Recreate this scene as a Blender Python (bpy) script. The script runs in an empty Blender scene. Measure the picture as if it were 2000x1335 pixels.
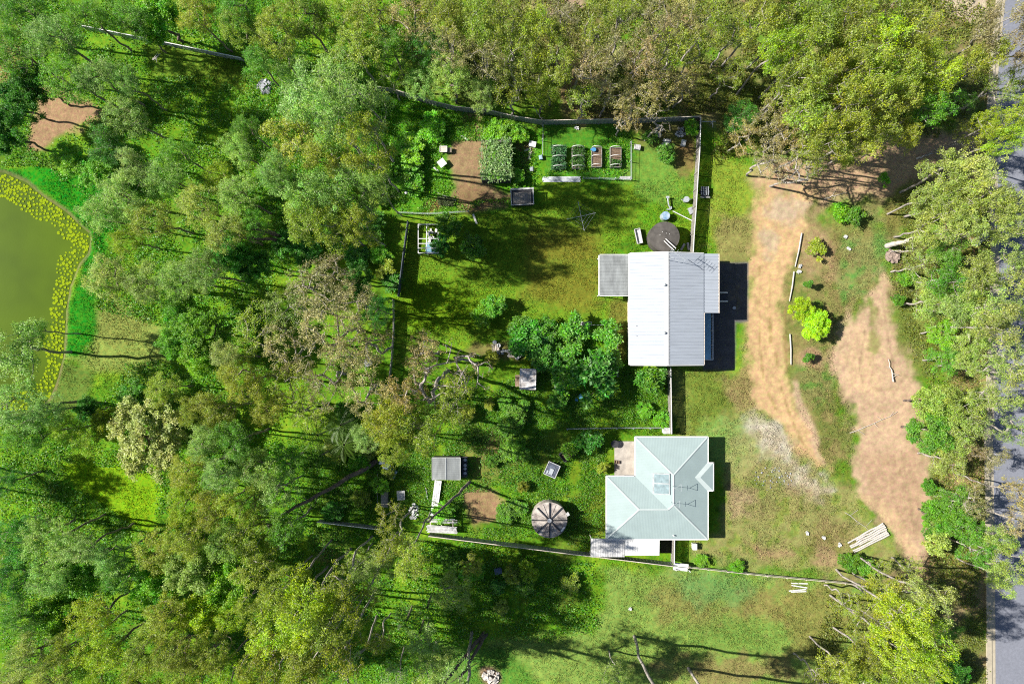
import bpy, math, random
import numpy as np
from mathutils import Vector, noise as mnoise
random.seed(7)
R = math.radians
sc = bpy.context.scene
COL = sc.collection

# ---------------------------------------------------------------- camera, world, sun, exposure
HC = 88.89                                    # drone height in metres: 15 px of the 2000 px photo per metre on the ground
cam_d = bpy.data.cameras.new("camera"); cam = bpy.data.objects.new("camera", cam_d); COL.objects.link(cam)
cam.location = (0, 0, HC); cam_d.lens = 24; cam_d.sensor_width = 36; cam_d.clip_start = 0.5; cam_d.clip_end = 6000
sc.camera = cam
SUN_EL, SUN_AZ = R(40), math.atan2(0.15, -0.989)      # direction towards the sun: from the left, a little above
world = bpy.data.worlds.new("World"); sc.world = world; world.use_nodes = True
wn = world.node_tree.nodes; wl = world.node_tree.links; wn.clear()
sky = wn.new("ShaderNodeTexSky"); sky.sky_type = 'NISHITA'; sky.sun_disc = False
sky.sun_elevation = SUN_EL; sky.sun_rotation = math.pi/2 - SUN_AZ
sky.ozone_density = 3.0
bg = wn.new("ShaderNodeBackground"); bg.inputs[1].default_value = 0.05
wo = wn.new("ShaderNodeOutputWorld"); wl.new(sky.outputs[0], bg.inputs[0]); wl.new(bg.outputs[0], wo.inputs[0])
sd = bpy.data.lights.new("sun", 'SUN'); sd.energy = 5.0; sd.angle = R(0.53); sd.color = (1.0, 0.95, 0.86)
sun = bpy.data.objects.new("sun", sd); COL.objects.link(sun)
sdir = Vector((math.cos(SUN_EL)*math.cos(SUN_AZ), math.cos(SUN_EL)*math.sin(SUN_AZ), math.sin(SUN_EL)))
sun.rotation_euler = sdir.to_track_quat('Z', 'Y').to_euler(); sun.location = (-60, 10, 60)
sc.view_settings.view_transform = 'Standard'; sc.view_settings.look = 'None'
sc.view_settings.exposure = 1.22; sc.view_settings.gamma = 1.0
sc.cycles.max_bounces = 6; sc.cycles.diffuse_bounces = 3; sc.cycles.transmission_bounces = 4
sc.cycles.use_denoising = False; sc.cycles.filter_width = 1.1
KEXP = 2.3

# ---------------------------------------------------------------- helpers
def P(px, py, z=0.0):
    s = (HC - z)/HC/15.0
    return ((px-1000)*s, -(py-667.5)*s)
def lin(c):
    c = c/255.0
    return c/12.92 if c <= 0.04045 else ((c+0.055)/1.055)**2.4
def D(r, g, b):                                # the albedo of a surface that shows (r, g, b) lying flat in full sun
    return tuple(min(0.82, lin(v)/KEXP) for v in (r, g, b))
def tag(o, label=None, cat=None, group=None, kind=None):
    if label: o["label"] = label
    if cat: o["category"] = cat
    if group: o["group"] = group
    if kind: o["kind"] = kind
    return o

_mats = {}
def mat(name, col, rough=0.7, metal=0.0, var=0.25, scale=1.5, bump=0.0, bscale=8.0, col2=None, spec=0.3, stretch=(1,1,1)):
    if name in _mats: return _mats[name]
    m = bpy.data.materials.new(name); m.use_nodes = True
    n = m.node_tree.nodes; l = m.node_tree.links
    b = n["Principled BSDF"]; b.inputs["Roughness"].default_value = rough; b.inputs["Metallic"].default_value = metal
    b.inputs["Specular IOR Level"].default_value = spec
    tc = n.new("ShaderNodeTexCoord"); mp = n.new("ShaderNodeMapping"); mp.inputs[3].default_value = stretch
    l.new(tc.outputs["Object"], mp.inputs[0])
    nz = n.new("ShaderNodeTexNoise"); nz.inputs["Scale"].default_value = scale; nz.inputs["Detail"].default_value = 6
    nz.inputs["Roughness"].default_value = 0.65
    l.new(mp.outputs[0], nz.inputs["Vector"])
    rp = n.new("ShaderNodeValToRGB"); l.new(nz.outputs[0], rp.inputs[0])
    c2 = col2 if col2 else tuple(c*(1-var*1.6) for c in col)
    rp.color_ramp.elements[0].position = 0.3; rp.color_ramp.elements[1].position = 0.7
    rp.color_ramp.elements[0].color = (*c2, 1); rp.color_ramp.elements[1].color = (*(tuple(min(.85, c*(1+var*.5)) for c in col)), 1)
    l.new(rp.outputs[0], b.inputs["Base Color"])
    if bump:
        n2 = n.new("ShaderNodeTexNoise"); n2.inputs["Scale"].default_value = bscale; l.new(mp.outputs[0], n2.inputs["Vector"])
        bp = n.new("ShaderNodeBump"); bp.inputs["Strength"].default_value = bump; bp.inputs["Distance"].default_value = 0.05
        l.new(n2.outputs[0], bp.inputs["Height"]); l.new(bp.outputs[0], b.inputs["Normal"])
    _mats[name] = m
    return m

class MB:
    """collects boxes, tubes and prisms (world coordinates) for ONE mesh object"""
    def __init__(s): s.v = []; s.f = []
    def add(s, vs, fs):
        o = len(s.v); s.v += [tuple(v) for v in vs]; s.f += [tuple(i+o for i in f) for f in fs]; return s
    def box(s, c, size, rz=0.0, rx=0.0, ry=0.0):
        hx, hy, hz = size[0]/2, size[1]/2, size[2]/2
        from mathutils import Euler
        q = Euler((rx, ry, rz)).to_matrix(); vs = []
        for dz in (-hz, hz):
            for dx, dy in ((-hx,-hy),(hx,-hy),(hx,hy),(-hx,hy)):
                vs.append(Vector(c) + q @ Vector((dx, dy, dz)))
        return s.add(vs, [(3,2,1,0),(4,5,6,7),(0,1,5,4),(1,2,6,5),(2,3,7,6),(3,0,4,7)])
    def tube(s, p0, p1, r0, r1=None, n=8, cap=True):
        r1 = r0 if r1 is None else r1
        p0 = Vector(p0); p1 = Vector(p1); d = (p1-p0)
        if d.length < 1e-6: return s
        d.normalize(); a = d.orthogonal().normalized(); b = d.cross(a)
        vs = [p0 + (a*math.cos(2*math.pi*k/n) + b*math.sin(2*math.pi*k/n))*r0 for k in range(n)]
        vs += [p1 + (a*math.cos(2*math.pi*k/n) + b*math.sin(2*math.pi*k/n))*r1 for k in range(n)]
        fs = [(k, (k+1)%n, n+(k+1)%n, n+k) for k in range(n)]
        if cap: fs += [tuple(range(n-1,-1,-1)), tuple(range(n, 2*n))]
        return s.add(vs, fs)
    def path(s, pts, r, n=6):
        for a, b in zip(pts[:-1], pts[1:]): s.tube(a, b, r, r, n)
        return s
    def prism(s, pts, z0, z1):
        n = len(pts); vs = [(x, y, z0) for x, y in pts] + [(x, y, z1) for x, y in pts]
        return s.add(vs, [tuple(range(n-1,-1,-1)), tuple(range(n, 2*n))] + [(k, (k+1)%n, n+(k+1)%n, n+k) for k in range(n)])
    def slab(s, pts3, th):                      # a planar 3-D polygon given thickness downwards
        n = len(pts3); vs = [tuple(p) for p in pts3] + [(p[0], p[1], p[2]-th) for p in pts3]
        return s.add(vs, [tuple(range(n)), tuple(range(2*n-1, n-1, -1))] + [(k, n+k, n+(k+1)%n, (k+1)%n) for k in range(n)])
_org = {}
def thing(name, x, y, z, label, cat, group=None):
    o = bpy.data.objects.new(name, None); o.empty_display_size = 0.3; COL.objects.link(o); o.location = (x, y, z)
    _org[o.name] = Vector((x, y, z)); tag(o, label, cat, group); return o
def part(name, mb, m, parent=None, smooth=False, label=None, cat=None, group=None, kind=None, org=None):
    import bmesh
    base = _org[parent.name] if parent else (Vector(org) if org else Vector((0,0,0)))
    me = bpy.data.meshes.new(name)
    me.from_pydata([(v[0]-base.x, v[1]-base.y, v[2]-base.z) for v in mb.v], [], mb.f); me.materials.append(m)
    bm = bmesh.new(); bm.from_mesh(me); bmesh.ops.recalc_face_normals(bm, faces=bm.faces); bm.to_mesh(me); bm.free()
    if smooth: me.polygons.foreach_set("use_smooth", [True]*len(me.polygons))
    o = bpy.data.objects.new(name, me); COL.objects.link(o)
    if parent: o.parent = parent
    else: o.location = base
    _org[o.name] = base
    tag(o, label, cat, group, kind)
    return o
def solo(name, mb, m, label, cat, group=None, smooth=False):
    a = np.array(mb.v); org = (float(a[:,0].mean()), float(a[:,1].mean()), float(a[:,2].min()))
    return part(name, mb, m, None, smooth, label, cat, group, None, org)

# ---- numpy noise and distance tools (photo pixel space)
def vnoise(x, y, seed=0):
    xi = np.floor(x).astype(np.int64); yi = np.floor(y).astype(np.int64); fx = x-xi; fy = y-yi
    def h(a, b):
        k = (a*374761393 + b*668265263 + seed*974711) & 0xffffffff
        k = ((k ^ (k >> 13))*1274126177) & 0xffffffff
        return ((k ^ (k >> 16)) & 0xffff)/65535.0
    sx = fx*fx*(3-2*fx); sy = fy*fy*(3-2*fy)
    return (h(xi,yi)*(1-sx)+h(xi+1,yi)*sx)*(1-sy) + (h(xi,yi+1)*(1-sx)+h(xi+1,yi+1)*sx)*sy
def fbm(x, y, s, octv=4, seed=0, gain=0.55):
    t = 0; a = 1; n = 0; x = x/s; y = y/s
    for k in range(octv):
        t = t + a*vnoise(x*2**k + 17.3*k, y*2**k - 9.1*k, seed+k); n += a; a *= gain
    return t/n*2-1
def polydist(X, Y, pts):
    d = np.full(X.shape, 1e9); ins = np.zeros(X.shape, bool); n = len(pts)
    for i in range(n):
        x0, y0 = pts[i]; x1, y1 = pts[(i+1) % n]; dx, dy = x1-x0, y1-y0
        t = np.clip(((X-x0)*dx+(Y-y0)*dy)/(dx*dx+dy*dy+1e-9), 0, 1)
        d = np.minimum(d, np.hypot(X-x0-t*dx, Y-y0-t*dy))
        c = ((y0 > Y) != (y1 > Y)); c &= X < (x1-x0)*(Y-y0)/((y1-y0) if abs(y1-y0) > 1e-9 else 1e-9)+x0; ins ^= c
    return np.where(ins, d, -d)
def sstep(a, b, x):
    t = np.clip((x-a)/(b-a), 0, 1); return t*t*(3-2*t)

# ---------------------------------------------------------------- the ground
POND = [(-260,330),(-60,326),(6,337),(28,346),(51,357),(73,376),(96,393),(118,407),(134,420),(146,432),(171,455),(174,466),(172,480),(169,494),(152,514),
        (140,545),(134,560),(132,573),(126,606),(124,657),(122,694),(118,707),(112,733),(104,756),(96,775),(84,788),(40,806),(-60,815),(-260,800)]
DRIVE = [(1490,376),(1600,372),(1590,400),(1572,425),(1562,450),(1552,490),(1544,530),(1534,570),(1530,620),(1533,690),(1540,740),(1560,800),(1585,850),(1609,908),
         (1596,902),(1560,868),(1535,838),(1505,815),(1480,800),(1468,780),(1462,720),(1458,640),(1462,600),(1462,515),(1466,470),(1478,420)]
DRIVE_TOP = [(1490,380),(1470,350),(1480,320),(1560,300),(1640,290),(1720,275),(1800,265),(1880,250),(1950,235),(1950,300),(1880,320),(1800,345),(1740,375),(1680,385),(1620,395),(1600,380)]
TRACK = [(1716,540),(1732,545),(1742,600),(1752,650),(1775,700),(1792,745),(1790,830),(1800,880),(1815,930),(1818,1000),(1812,1060),(1800,1104),(1768,1104),
         (1745,1060),(1715,1015),(1690,985),(1664,960),(1662,900),(1672,860),(1660,800),(1640,760),(1628,705),(1636,650),(1665,610),(1690,590),(1705,570)]
STEP = 0.22; X0, X1, Y0, Y1 = -82.0, 82.0, -56.0, 56.0
nx = int((X1-X0)/STEP)+1; ny = int((Y1-Y0)/STEP)+1
gx = np.linspace(X0, X1, nx); gy = np.linspace(Y0, Y1, ny)
GX, GY = np.meshgrid(gx, gy)
PX = GX*15+1000; PY = -GY*15+667.5
WX = PX + 16*fbm(PX, PY, 60, 3, 91); WY = PY + 16*fbm(PX, PY, 60, 3, 57)         # ragged edges
def colr(c): return np.array(D(*c))
GC = np.zeros(PX.shape+(3,))
def mix(c, a):
    global GC
    a = a[..., None]; GC = GC*(1-a) + colr(c)*a if not isinstance(c, np.ndarray) else GC*(1-a)+c*a
# base: green floor to the left, leaf litter with green under the gums at top and right
g1 = fbm(PX, PY, 90, 5, 1); g2 = fbm(PX, PY, 30, 4, 2); g3 = fbm(PX, PY, 11, 3, 3)
mix((112,168,34), np.ones(PX.shape)); mix((145,188,44), sstep(-.1,.4,g1)); mix((78,122,30), sstep(.1,.6,g2)*.7); mix((140,140,66), sstep(.15,.6,-g1)*.6)
lit = np.maximum(sstep(780, 960, PX)*sstep(280, 215, PY), sstep(1400,1600,PX))
mix((172,148,112), lit*sstep(-.35,.15,g1+.35*g2)*.9); mix((122,135,62), lit*sstep(0,.5,g2)*.8)
patches = []
def patch(shape, c, soft=14, amp=18, op=1.0, warp=True, br=None, seed=11):
    """shape: polygon points or (cx,cy,rx,ry); soft edge and noise break-up in photo pixels"""
    X, Y = (WX, WY) if warp else (PX, PY)
    if len(shape) == 4 and not isinstance(shape[0], tuple):
        cx, cy, rx, ry = shape; d = (1-np.hypot((X-cx)/rx, (Y-cy)/ry))*min(rx, ry)
    else: d = polydist(X, Y, shape)
    a = sstep(-soft, soft, d + amp*fbm(PX, PY, 22, 4, seed))*op
    if br is not None: a = a*sstep(-br, br, fbm(PX, PY, 16, 4, seed+5)+0.15)
    mix(c, a); return a
# left side clearings
patch([(180,600),(250,590),(320,640),(330,700),(280,730),(180,720),(120,700),(130,640)], (158,178,84), 12, 10)
patch((230,640,60,28), (158,172,84), 14, 12)
patch([(120,345),(200,330),(240,420),(215,480),(195,560),(190,650),(150,700),(130,690),(136,600),(160,520),(182,480),(176,450),(140,418)], (62,160,28), 9, 8)
patch([(0,325),(90,325),(140,360),(175,420),(182,455),(150,430),(100,388),(50,350),(0,332)], (58,165,22), 5, 4)
patch([(100,720),(180,715),(165,780),(120,800),(90,795)], (120,150,60), 8, 8)
patch([(70,180),(130,175),(200,215),(180,245),(110,260),(90,290),(55,290),(60,230)], (192,158,120), 10, 14)
patch((15,120,28,50), (175,150,100), 10, 14, .8)
patch([(280,85),(440,110),(500,150),(470,165),(300,150)], (130,170,50), 10, 10)
patch([(120,900),(220,890),(310,925),(320,960),(300,1045),(230,1010),(160,960)], (148,198,24), 9, 6, 1)
patch([(0,850),(60,850),(130,900),(60,930),(0,930)], (128,178,40), 10, 10)
patch((35,1000,40,28), (135,190,40), 10, 8)
patch((640,1065,32,38), (128,170,60), 10, 10); patch((632,1085,20,18), (160,165,95), 10, 10, .9)
patch((450,150,60,30), (128,160,45), 12, 14)
patch([(290,270),(480,330),(520,260),(420,180),(300,180)], (118,165,32), 20, 24)
# garden of the first house
patch([(770,180),(870,195),(1060,250),(1060,410),(780,415),(740,300)], (104,172,36), 14, 16)
patch([(905,215),(945,225),(945,275),(915,275)], (184,154,116), 8, 10, .9)
patch([(878,275),(945,270),(945,350),(1000,380),(985,400),(920,400),(870,395),(890,350),(870,320)], (180,152,114), 9, 14)
patch((915,380,40,26), (158,130,92), 8, 16, .8); patch((1018,305,14,40), (160,130,92), 6, 10, .8)
patch((845,393,14,12), (165,130,85), 5, 8)
patch([(1060,245),(1235,240),(1238,350),(1060,350)], (96,160,44), 5, 6)
patch([(1238,235),(1366,232),(1362,330),(1240,330)], (140,130,80), 10, 22, .75)
patch([(1238,290),(1345,300),(1352,400),(1240,400)], (126,172,62), 10, 18, .8)
patch((1270,345,60,50), (130,175,70), 14, 12, .8); patch((1340,300,16,40), (158,125,85), 8, 16, .7)
patch([(785,420),(1000,405),(1240,352),(1240,440),(1175,500),(1172,580),(1235,590),(1225,620),(1000,640),(930,665),(780,670),(780,500)], (128,170,42), 7, 7)
patch([(1020,420),(1165,440),(1170,600),(1010,600)], (140,150,52), 20, 18, .8)
patch([(1040,460),(1165,462),(1168,505),(1060,512)], (144,134,48), 14, 16, .5)
patch([(1030,530),(1170,525),(1170,590),(1100,610),(1020,575)], (144,136,48), 16, 18, .45)
patch((860,600,90,50), (128,172,26), 20, 20, .9)
patch([(1172,580),(1230,580),(1230,720),(1205,720),(1200,640)], (140,135,62), 8, 16, .8)
patch((1080,880,60,45), (118,150,45), 12, 16, .7)
patch([(905,830),(1000,830),(1010,930),(960,950),(900,930)], (146,150,76), 14, 22, .9); patch((960,870,26,34), (168,140,98), 12, 16, .8)
patch((940,990,34,34), (182,150,112), 9, 14, .95); patch((975,1000,14,22), (190,155,118), 7, 8, .9)
patch([(1125,880),(1200,885),(1190,950),(1115,945)], (128,160,36), 9, 10)
patch([(1110,960),(1183,950),(1183,1050),(1110,1070)], (126,150,46), 10, 16)
patch([(930,665),(1020,665),(1020,700),(930,690)], (150,120,88), 9, 16, .7)
# front yard
patch([(1392,300),(1480,330),(1470,400),(1465,500),(1404,500),(1388,480),(1388,300)], (154,180,60), 7, 9)
patch([(1400,420),(1480,400),(1465,515),(1402,515)], (168,158,100), 12, 22, .8)
patch([(1315,722),(1440,722),(1465,700),(1480,800),(1560,880),(1660,960),(1720,1040),(1770,1110),(1640,1130),(1345,1100),(1345,1056),(1412,1050),(1412,860),(1315,850)], (152,170,80), 8, 9)
patch([(1340,725),(1435,725),(1430,840),(1345,840)], (130,152,58), 8, 12, .9)
patch([(1415,740),(1462,700),(1480,790),(1440,800)], (178,158,104), 10, 22, .8)
patch([(1450,815),(1500,810),(1580,900),(1620,960),(1590,985),(1520,920),(1440,870)], (228,218,202), 14, 26, .9)
patch((1420,870,60,55), (150,188,92), 14, 20, .95); patch((1510,915,50,34), (150,165,85), 14, 20, .6)
patch([(1425,955),(1475,950),(1490,1000),(1440,1015),(1420,990)], (190,168,130), 10, 16, .9)
patch((1530,990,60,28), (146,158,74), 14, 18, .8); patch((1560,960,34,16), (180,160,120), 10, 18, .7)
patch([(1465,1066),(1530,1056),(1560,1080),(1490,1084)], (190,160,118), 8, 12, .9)
patch((1620,1050,40,40), (150,140,82), 14, 20, .8); patch((1615,1080,24,18), (186,158,120), 8, 16, .8)
patch([(1345,1080),(1620,1115),(1620,1130),(1345,1100)], (112,160,46), 6, 10, .9)
patch([(1545,450),(1700,440),(1720,540),(1640,640),(1625,760),(1660,900),(1610,900),(1560,800),(1535,700),(1535,560)], (138,148,74), 9, 12)
patch([(1560,445),(1600,440),(1635,500),(1640,560),(1600,560),(1560,530)], (198,168,130), 12, 24, .85)
patch((1690,480,40,62), (126,172,84), 16, 18, .95); patch((1655,550,24,34), (122,176,82), 14, 18, .9); patch((1670,440,50,24), (150,158,80), 14, 20, .8)
patch((1590,735,34,60), (118,160,70), 14, 14, .9); patch((1600,600,26,70), (116,150,58), 12, 18, .7)
patch((1585,700,30,22), (200,165,130), 9, 10, .9)
patch([(1740,540),(1900,520),(1900,620),(1800,740),(1760,660)], (140,150,74), 16, 24, .8)
patch([(1740,380),(1800,360),(1830,440),(1780,460),(1730,440)], (150,150,74), 14, 20, .8)
patch([(1860,450),(1940,440),(1945,500),(1880,510)], (192,150,105), 10, 12, .9)
patch([(1830,920),(1935,880),(1935,1000),(1840,1000)], (202,168,128), 10, 22, .8); patch((1800,1110,30,40), (190,160,120), 12, 20, .8)
patch([(1820,1060),(1900,1080),(1930,1130),(1840,1110)], (165,150,85), 14, 20, .8)
patch([(1830,640),(1930,640),(1945,760),(1860,760)], (176,150,105), 14, 22, .8)
patch([(1412,860),(1480,830),(1600,900),(1760,1100),(1640,1125),(1345,1095),(1345,1060),(1412,1050)], (192,172,124), 12, 26, .42, br=.18, seed=44)
patch([(1412,740),(1540,780),(1600,930),(1420,960)], (190,174,124), 12, 26, .22, br=.2, seed=45)
patch([(1545,450),(1700,440),(1720,540),(1640,640),(1625,760),(1660,900),(1610,900),(1560,800),(1535,700),(1535,560)], (178,156,106), 12, 22, .55, br=.2, seed=46)
# lawn at the foot of the picture
patch([(1180,1112),(1340,1112),(1620,1140),(1800,1165),(1860,1340),(900,1340),(960,1250),(1150,1240),(1180,1180)], (150,182,84), 12, 14)
patch([(1270,1130),(1420,1150),(1400,1220),(1280,1215)], (160,140,88), 18, 30, .55); patch((1480,1180,60,34), (168,138,90), 16, 34, .6)
patch((1400,1150,80,28), (124,172,92), 14, 24, .8); patch((1440,1250,110,30), (130,168,72), 14, 24, .6)
patch([(880,1262),(1000,1270),(1060,1340),(880,1340)], (112,166,60), 9, 12); patch((958,1318,20,22), (178,150,120), 6, 8)
patch((860,1300,40,40), (126,156,80), 10, 12, .7); patch((1420,1310,130,28), (172,140,100), 12, 28, .6)
patch([(1540,1140),(1660,1150),(1640,1290),(1540,1290)], (160,150,84), 16, 26, .7)
patch([(1680,1180),(1820,1180),(1820,1330),(1680,1330)], (170,148,100), 16, 30, .6)
# bare soil at the top edge
patch([(1050,-20),(1150,-20),(1140,22),(1070,26)], (196,172,142), 9, 14); patch([(1830,-30),(1925,-30),(1918,30),(1900,48),(1870,36),(1850,10)], (226,208,180), 6, 7)
patch((1120,185,26,60), (186,152,112), 10, 16, .8); patch((1470,60,60,16), (132,165,62), 8, 14, .7); patch((1400,40,20,14), (120,165,55), 8, 10, .7)
patch([(1330,150),(1450,150),(1520,190),(1500,215),(1330,185)], (130,150,55), 12, 20, .8)
# driveways and tracks
a_dt = patch(DRIVE_TOP, (214,182,144), 14, 22, 1, seed=31)
a_dr = patch(DRIVE, (232,196,146), 12, 20, 1, seed=32)
patch((1500,445,16,120), (240,204,150), 16, 20, .5); patch((1532,410,34,26), (206,196,180), 12, 26, .5); patch((1500,470,14,30), (196,188,170), 8, 18, .5)
patch([(1544,745),(1556,745),(1578,800),(1612,905),(1590,880),(1560,810)], (222,190,160), 5, 6, .8)
a_tr = patch(TRACK, (224,192,158), 14, 26, 1, seed=33)
patch([(1668,880),(1790,870),(1812,960),(1806,1050),(1780,1060),(1700,980)], (206,172,140), 16, 18, .8)
patch([(1668,965),(1700,1000),(1745,1050),(1775,1100),(1795,1100),(1760,1020),(1720,985)], (230,196,155), 6, 10, .8)
patch((1690,700,36,60), (236,202,160), 18, 26, .7); patch([(1693,590),(1712,600),(1725,690),(1712,700)], (140,150,74), 6, 14, .7)
for k_, ln_ in enumerate(([(1503,560),(1505,600),(1504,640),(1506,668)],[(1516,690),(1520,730),(1530,770),(1541,805),(1560,850),(1580,885)],[(1483,520),(1482,600),(1485,680),(1492,750),(1515,800)],[(1534,600),(1532,660),(1538,730)],
        [(1690,640),(1678,720),(1700,800)],[(1722,560),(1730,640),(1745,720)],[(1700,985),(1735,1040),(1765,1095)],[(1760,880),(1775,960),(1785,1040)])):
    for (ax_, ay_), (bx_, by_) in zip(ln_[:-1], ln_[1:]):
        patch([(ax_-1.6,ay_),(ax_+1.6,ay_),(bx_+1.6,by_),(bx_-1.6,by_)], (176,152,96) if k_ < 4 else (186,158,126), 2.2, 5, .7, warp=False, seed=60+k_)
# grey hard stand, painted dark in the outline of the first house's cast shadow
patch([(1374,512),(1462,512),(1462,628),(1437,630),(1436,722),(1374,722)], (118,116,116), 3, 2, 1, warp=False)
# fine mottling that belongs to the ground itself: dead grass, thatch, small bare spots
green = sstep(0.02, 0.06, GC[...,1]-GC[...,0]*0.9)
mix((172,150,104), np.clip(sstep(.28,.55,fbm(PX,PY,20,4,71))*.3,0,1)*sstep(1240,1400,PX)*sstep(340,500,PY))
GC *= (1 + 0.20*fbm(PX, PY, 8, 3, 40) + 0.12*fbm(PX, PY, 34, 3, 41))[..., None]
GC = np.clip(GC, 0.004, 0.8)
dp = polydist(PX, PY, POND)
GZ = 0.05*fbm(PX, PY, 40, 3, 60) + 0.025*fbm(PX, PY, 7, 2, 61)
fr = sstep(8, -6, dp); GZ = GZ*fr - 0.55*sstep(-10, 10, dp) - 0.8*sstep(5, 60, dp)
for rect in ((1176,846,1386,1058),(1224,490,1380,718)):
    pass

mix((132,122,84), sstep(7, 2, np.abs(dp+2+3*fbm(PX,PY,14,3,66)))*.75)
def ground_mat(name="ground_cover_soil", lo=.66, hi=1.34, bst=.55):
    m = bpy.data.materials.new(name); m.use_nodes = True
    n = m.node_tree.nodes; l = m.node_tree.links; b = n["Principled BSDF"]
    b.inputs["Roughness"].default_value = 0.95; b.inputs["Specular IOR Level"].default_value = 0.1
    at = n.new("ShaderNodeAttribute"); at.attribute_name = "tone"
    tc = n.new("ShaderNodeTexCoord")
    n1 = n.new("ShaderNodeTexNoise"); n1.inputs["Scale"].default_value = 5.0; n1.inputs["Detail"].default_value = 8; n1.inputs["Roughness"].default_value = 0.75
    l.new(tc.outputs["Object"], n1.inputs["Vector"])
    mr = n.new("ShaderNodeMapRange"); mr.inputs[1].default_value = .3; mr.inputs[2].default_value = .7; mr.inputs[3].default_value = lo; mr.inputs[4].default_value = hi
    l.new(n1.outputs[0], mr.inputs[0])
    n2 = n.new("ShaderNodeTexNoise"); n2.inputs["Scale"].default_value = 1.3; n2.inputs["Detail"].default_value = 6; n2.inputs["Roughness"].default_value = 0.6
    l.new(tc.outputs["Object"], n2.inputs["Vector"])
    m2 = n.new("ShaderNodeMapRange"); m2.inputs[1].default_value = .3; m2.inputs[2].default_value = .7; m2.inputs[3].default_value = .82; m2.inputs[4].default_value = 1.18
    l.new(n2.outputs[0], m2.inputs[0])
    mu = n.new("ShaderNodeMath"); mu.operation = 'MULTIPLY'; l.new(mr.outputs[0], mu.inputs[0]); l.new(m2.outputs[0], mu.inputs[1])
    vm = n.new("ShaderNodeVectorMath"); vm.operation = 'SCALE'; l.new(at.outputs["Color"], vm.inputs[0]); l.new(mu.outputs[0], vm.inputs["Scale"])
    hs = n.new("ShaderNodeHueSaturation"); hr = n.new("ShaderNodeMapRange")
    hr.inputs[1].default_value = .35; hr.inputs[2].default_value = .65; hr.inputs[3].default_value = .48; hr.inputs[4].default_value = .52
    n3 = n.new("ShaderNodeTexNoise"); n3.inputs["Scale"].default_value = 2.4; n3.inputs["Detail"].default_value = 4; l.new(tc.outputs["Object"], n3.inputs["Vector"])
    l.new(n3.outputs[0], hr.inputs[0]); l.new(hr.outputs[0], hs.inputs["Hue"]); l.new(vm.outputs[0], hs.inputs["Color"]); l.new(hs.outputs[0], b.inputs["Base Color"])
    bp = n.new("ShaderNodeBump"); bp.inputs["Strength"].default_value = bst; bp.inputs["Distance"].default_value = 0.10
    l.new(n1.outputs[0], bp.inputs["Height"]); l.new(bp.outputs[0], b.inputs["Normal"])
    return m
GM = ground_mat()
GM2 = ground_mat("bare_dirt", .88, 1.12, .16)
def grid_mesh(name, sel=None, dz=0.0, m=GM):
    """the whole grid, or its cells picked by sel, as a sheet dz above the ground"""
    idx = np.arange(nx*ny).reshape(ny, nx)
    q = np.stack([idx[:-1,:-1], idx[:-1,1:], idx[1:,1:], idx[1:,:-1]], -1).reshape(-1, 4)
    if sel is not None: q = q[sel[:-1,:-1].reshape(-1)]
    used, inv = np.unique(q, return_inverse=True); inv = inv.reshape(-1, 4)
    co = np.stack([GX.ravel()[used], GY.ravel()[used], GZ.ravel()[used]+dz], -1).astype(np.float32)
    return np_mesh(name, co, inv, m, "tone", GC.reshape(-1,3)[used])
def np_mesh(name, co, quads, m, attr=None, cols=None, smooth=True):
    me = bpy.data.meshes.new(name); k = quads.shape[1]
    me.vertices.add(len(co)); me.vertices.foreach_set("co", co.astype(np.float32).ravel())
    me.loops.add(quads.size); me.loops.foreach_set("vertex_index", quads.astype(np.int32).ravel())
    me.polygons.add(len(quads)); me.polygons.foreach_set("loop_start", np.arange(0, quads.size, k, dtype=np.int32))
    me.update(calc_edges=True)
    if smooth: me.polygons.foreach_set("use_smooth", np.ones(len(quads), bool))
    if attr:
        a = me.color_attributes.new(attr, 'FLOAT_COLOR', 'POINT')
        a.data.foreach_set("color", np.concatenate([cols, np.ones((len(cols),1))], 1).astype(np.float32).ravel())
    me.materials.append(m); me.validate(); return me
def link(name, me, kind=None, label=None, cat=None, group=None):
    o = bpy.data.objects.new(name, me); COL.objects.link(o); tag(o, label, cat, group, kind); return o
link("ground", grid_mesh("ground"), 'structure')
inner = (polydist(PX, PY, POND) < -12)
link("driveway", grid_mesh("driveway", (a_dr > .45), 0.006, GM2), 'structure')
link("dirt_track", grid_mesh("dirt_track", (a_tr > .45), 0.006, GM2), 'structure')
link("path", grid_mesh("path", (a_dt > .45) & (a_dr <= .45), 0.006, GM2), 'structure')
# far terrain ring round the detailed sheet, out to the horizon
rb = MB(); B = 1600.0
rb.add([(X0,Y0,-.02),(X1,Y0,-.02),(X1,Y1,-.02),(X0,Y1,-.02),(-B,-B,-.02),(B,-B,-.02),(B,B,-.02),(-B,B,-.02)], [(4,5,1,0),(5,6,2,1),(6,7,3,2),(7,4,0,3)])
far = part("terrain", rb, mat("far_bush", (.035,.05,.014), .95, 0, .5, .12, 0.5, .6, (.05,.045,.02)), kind='structure')
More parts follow.
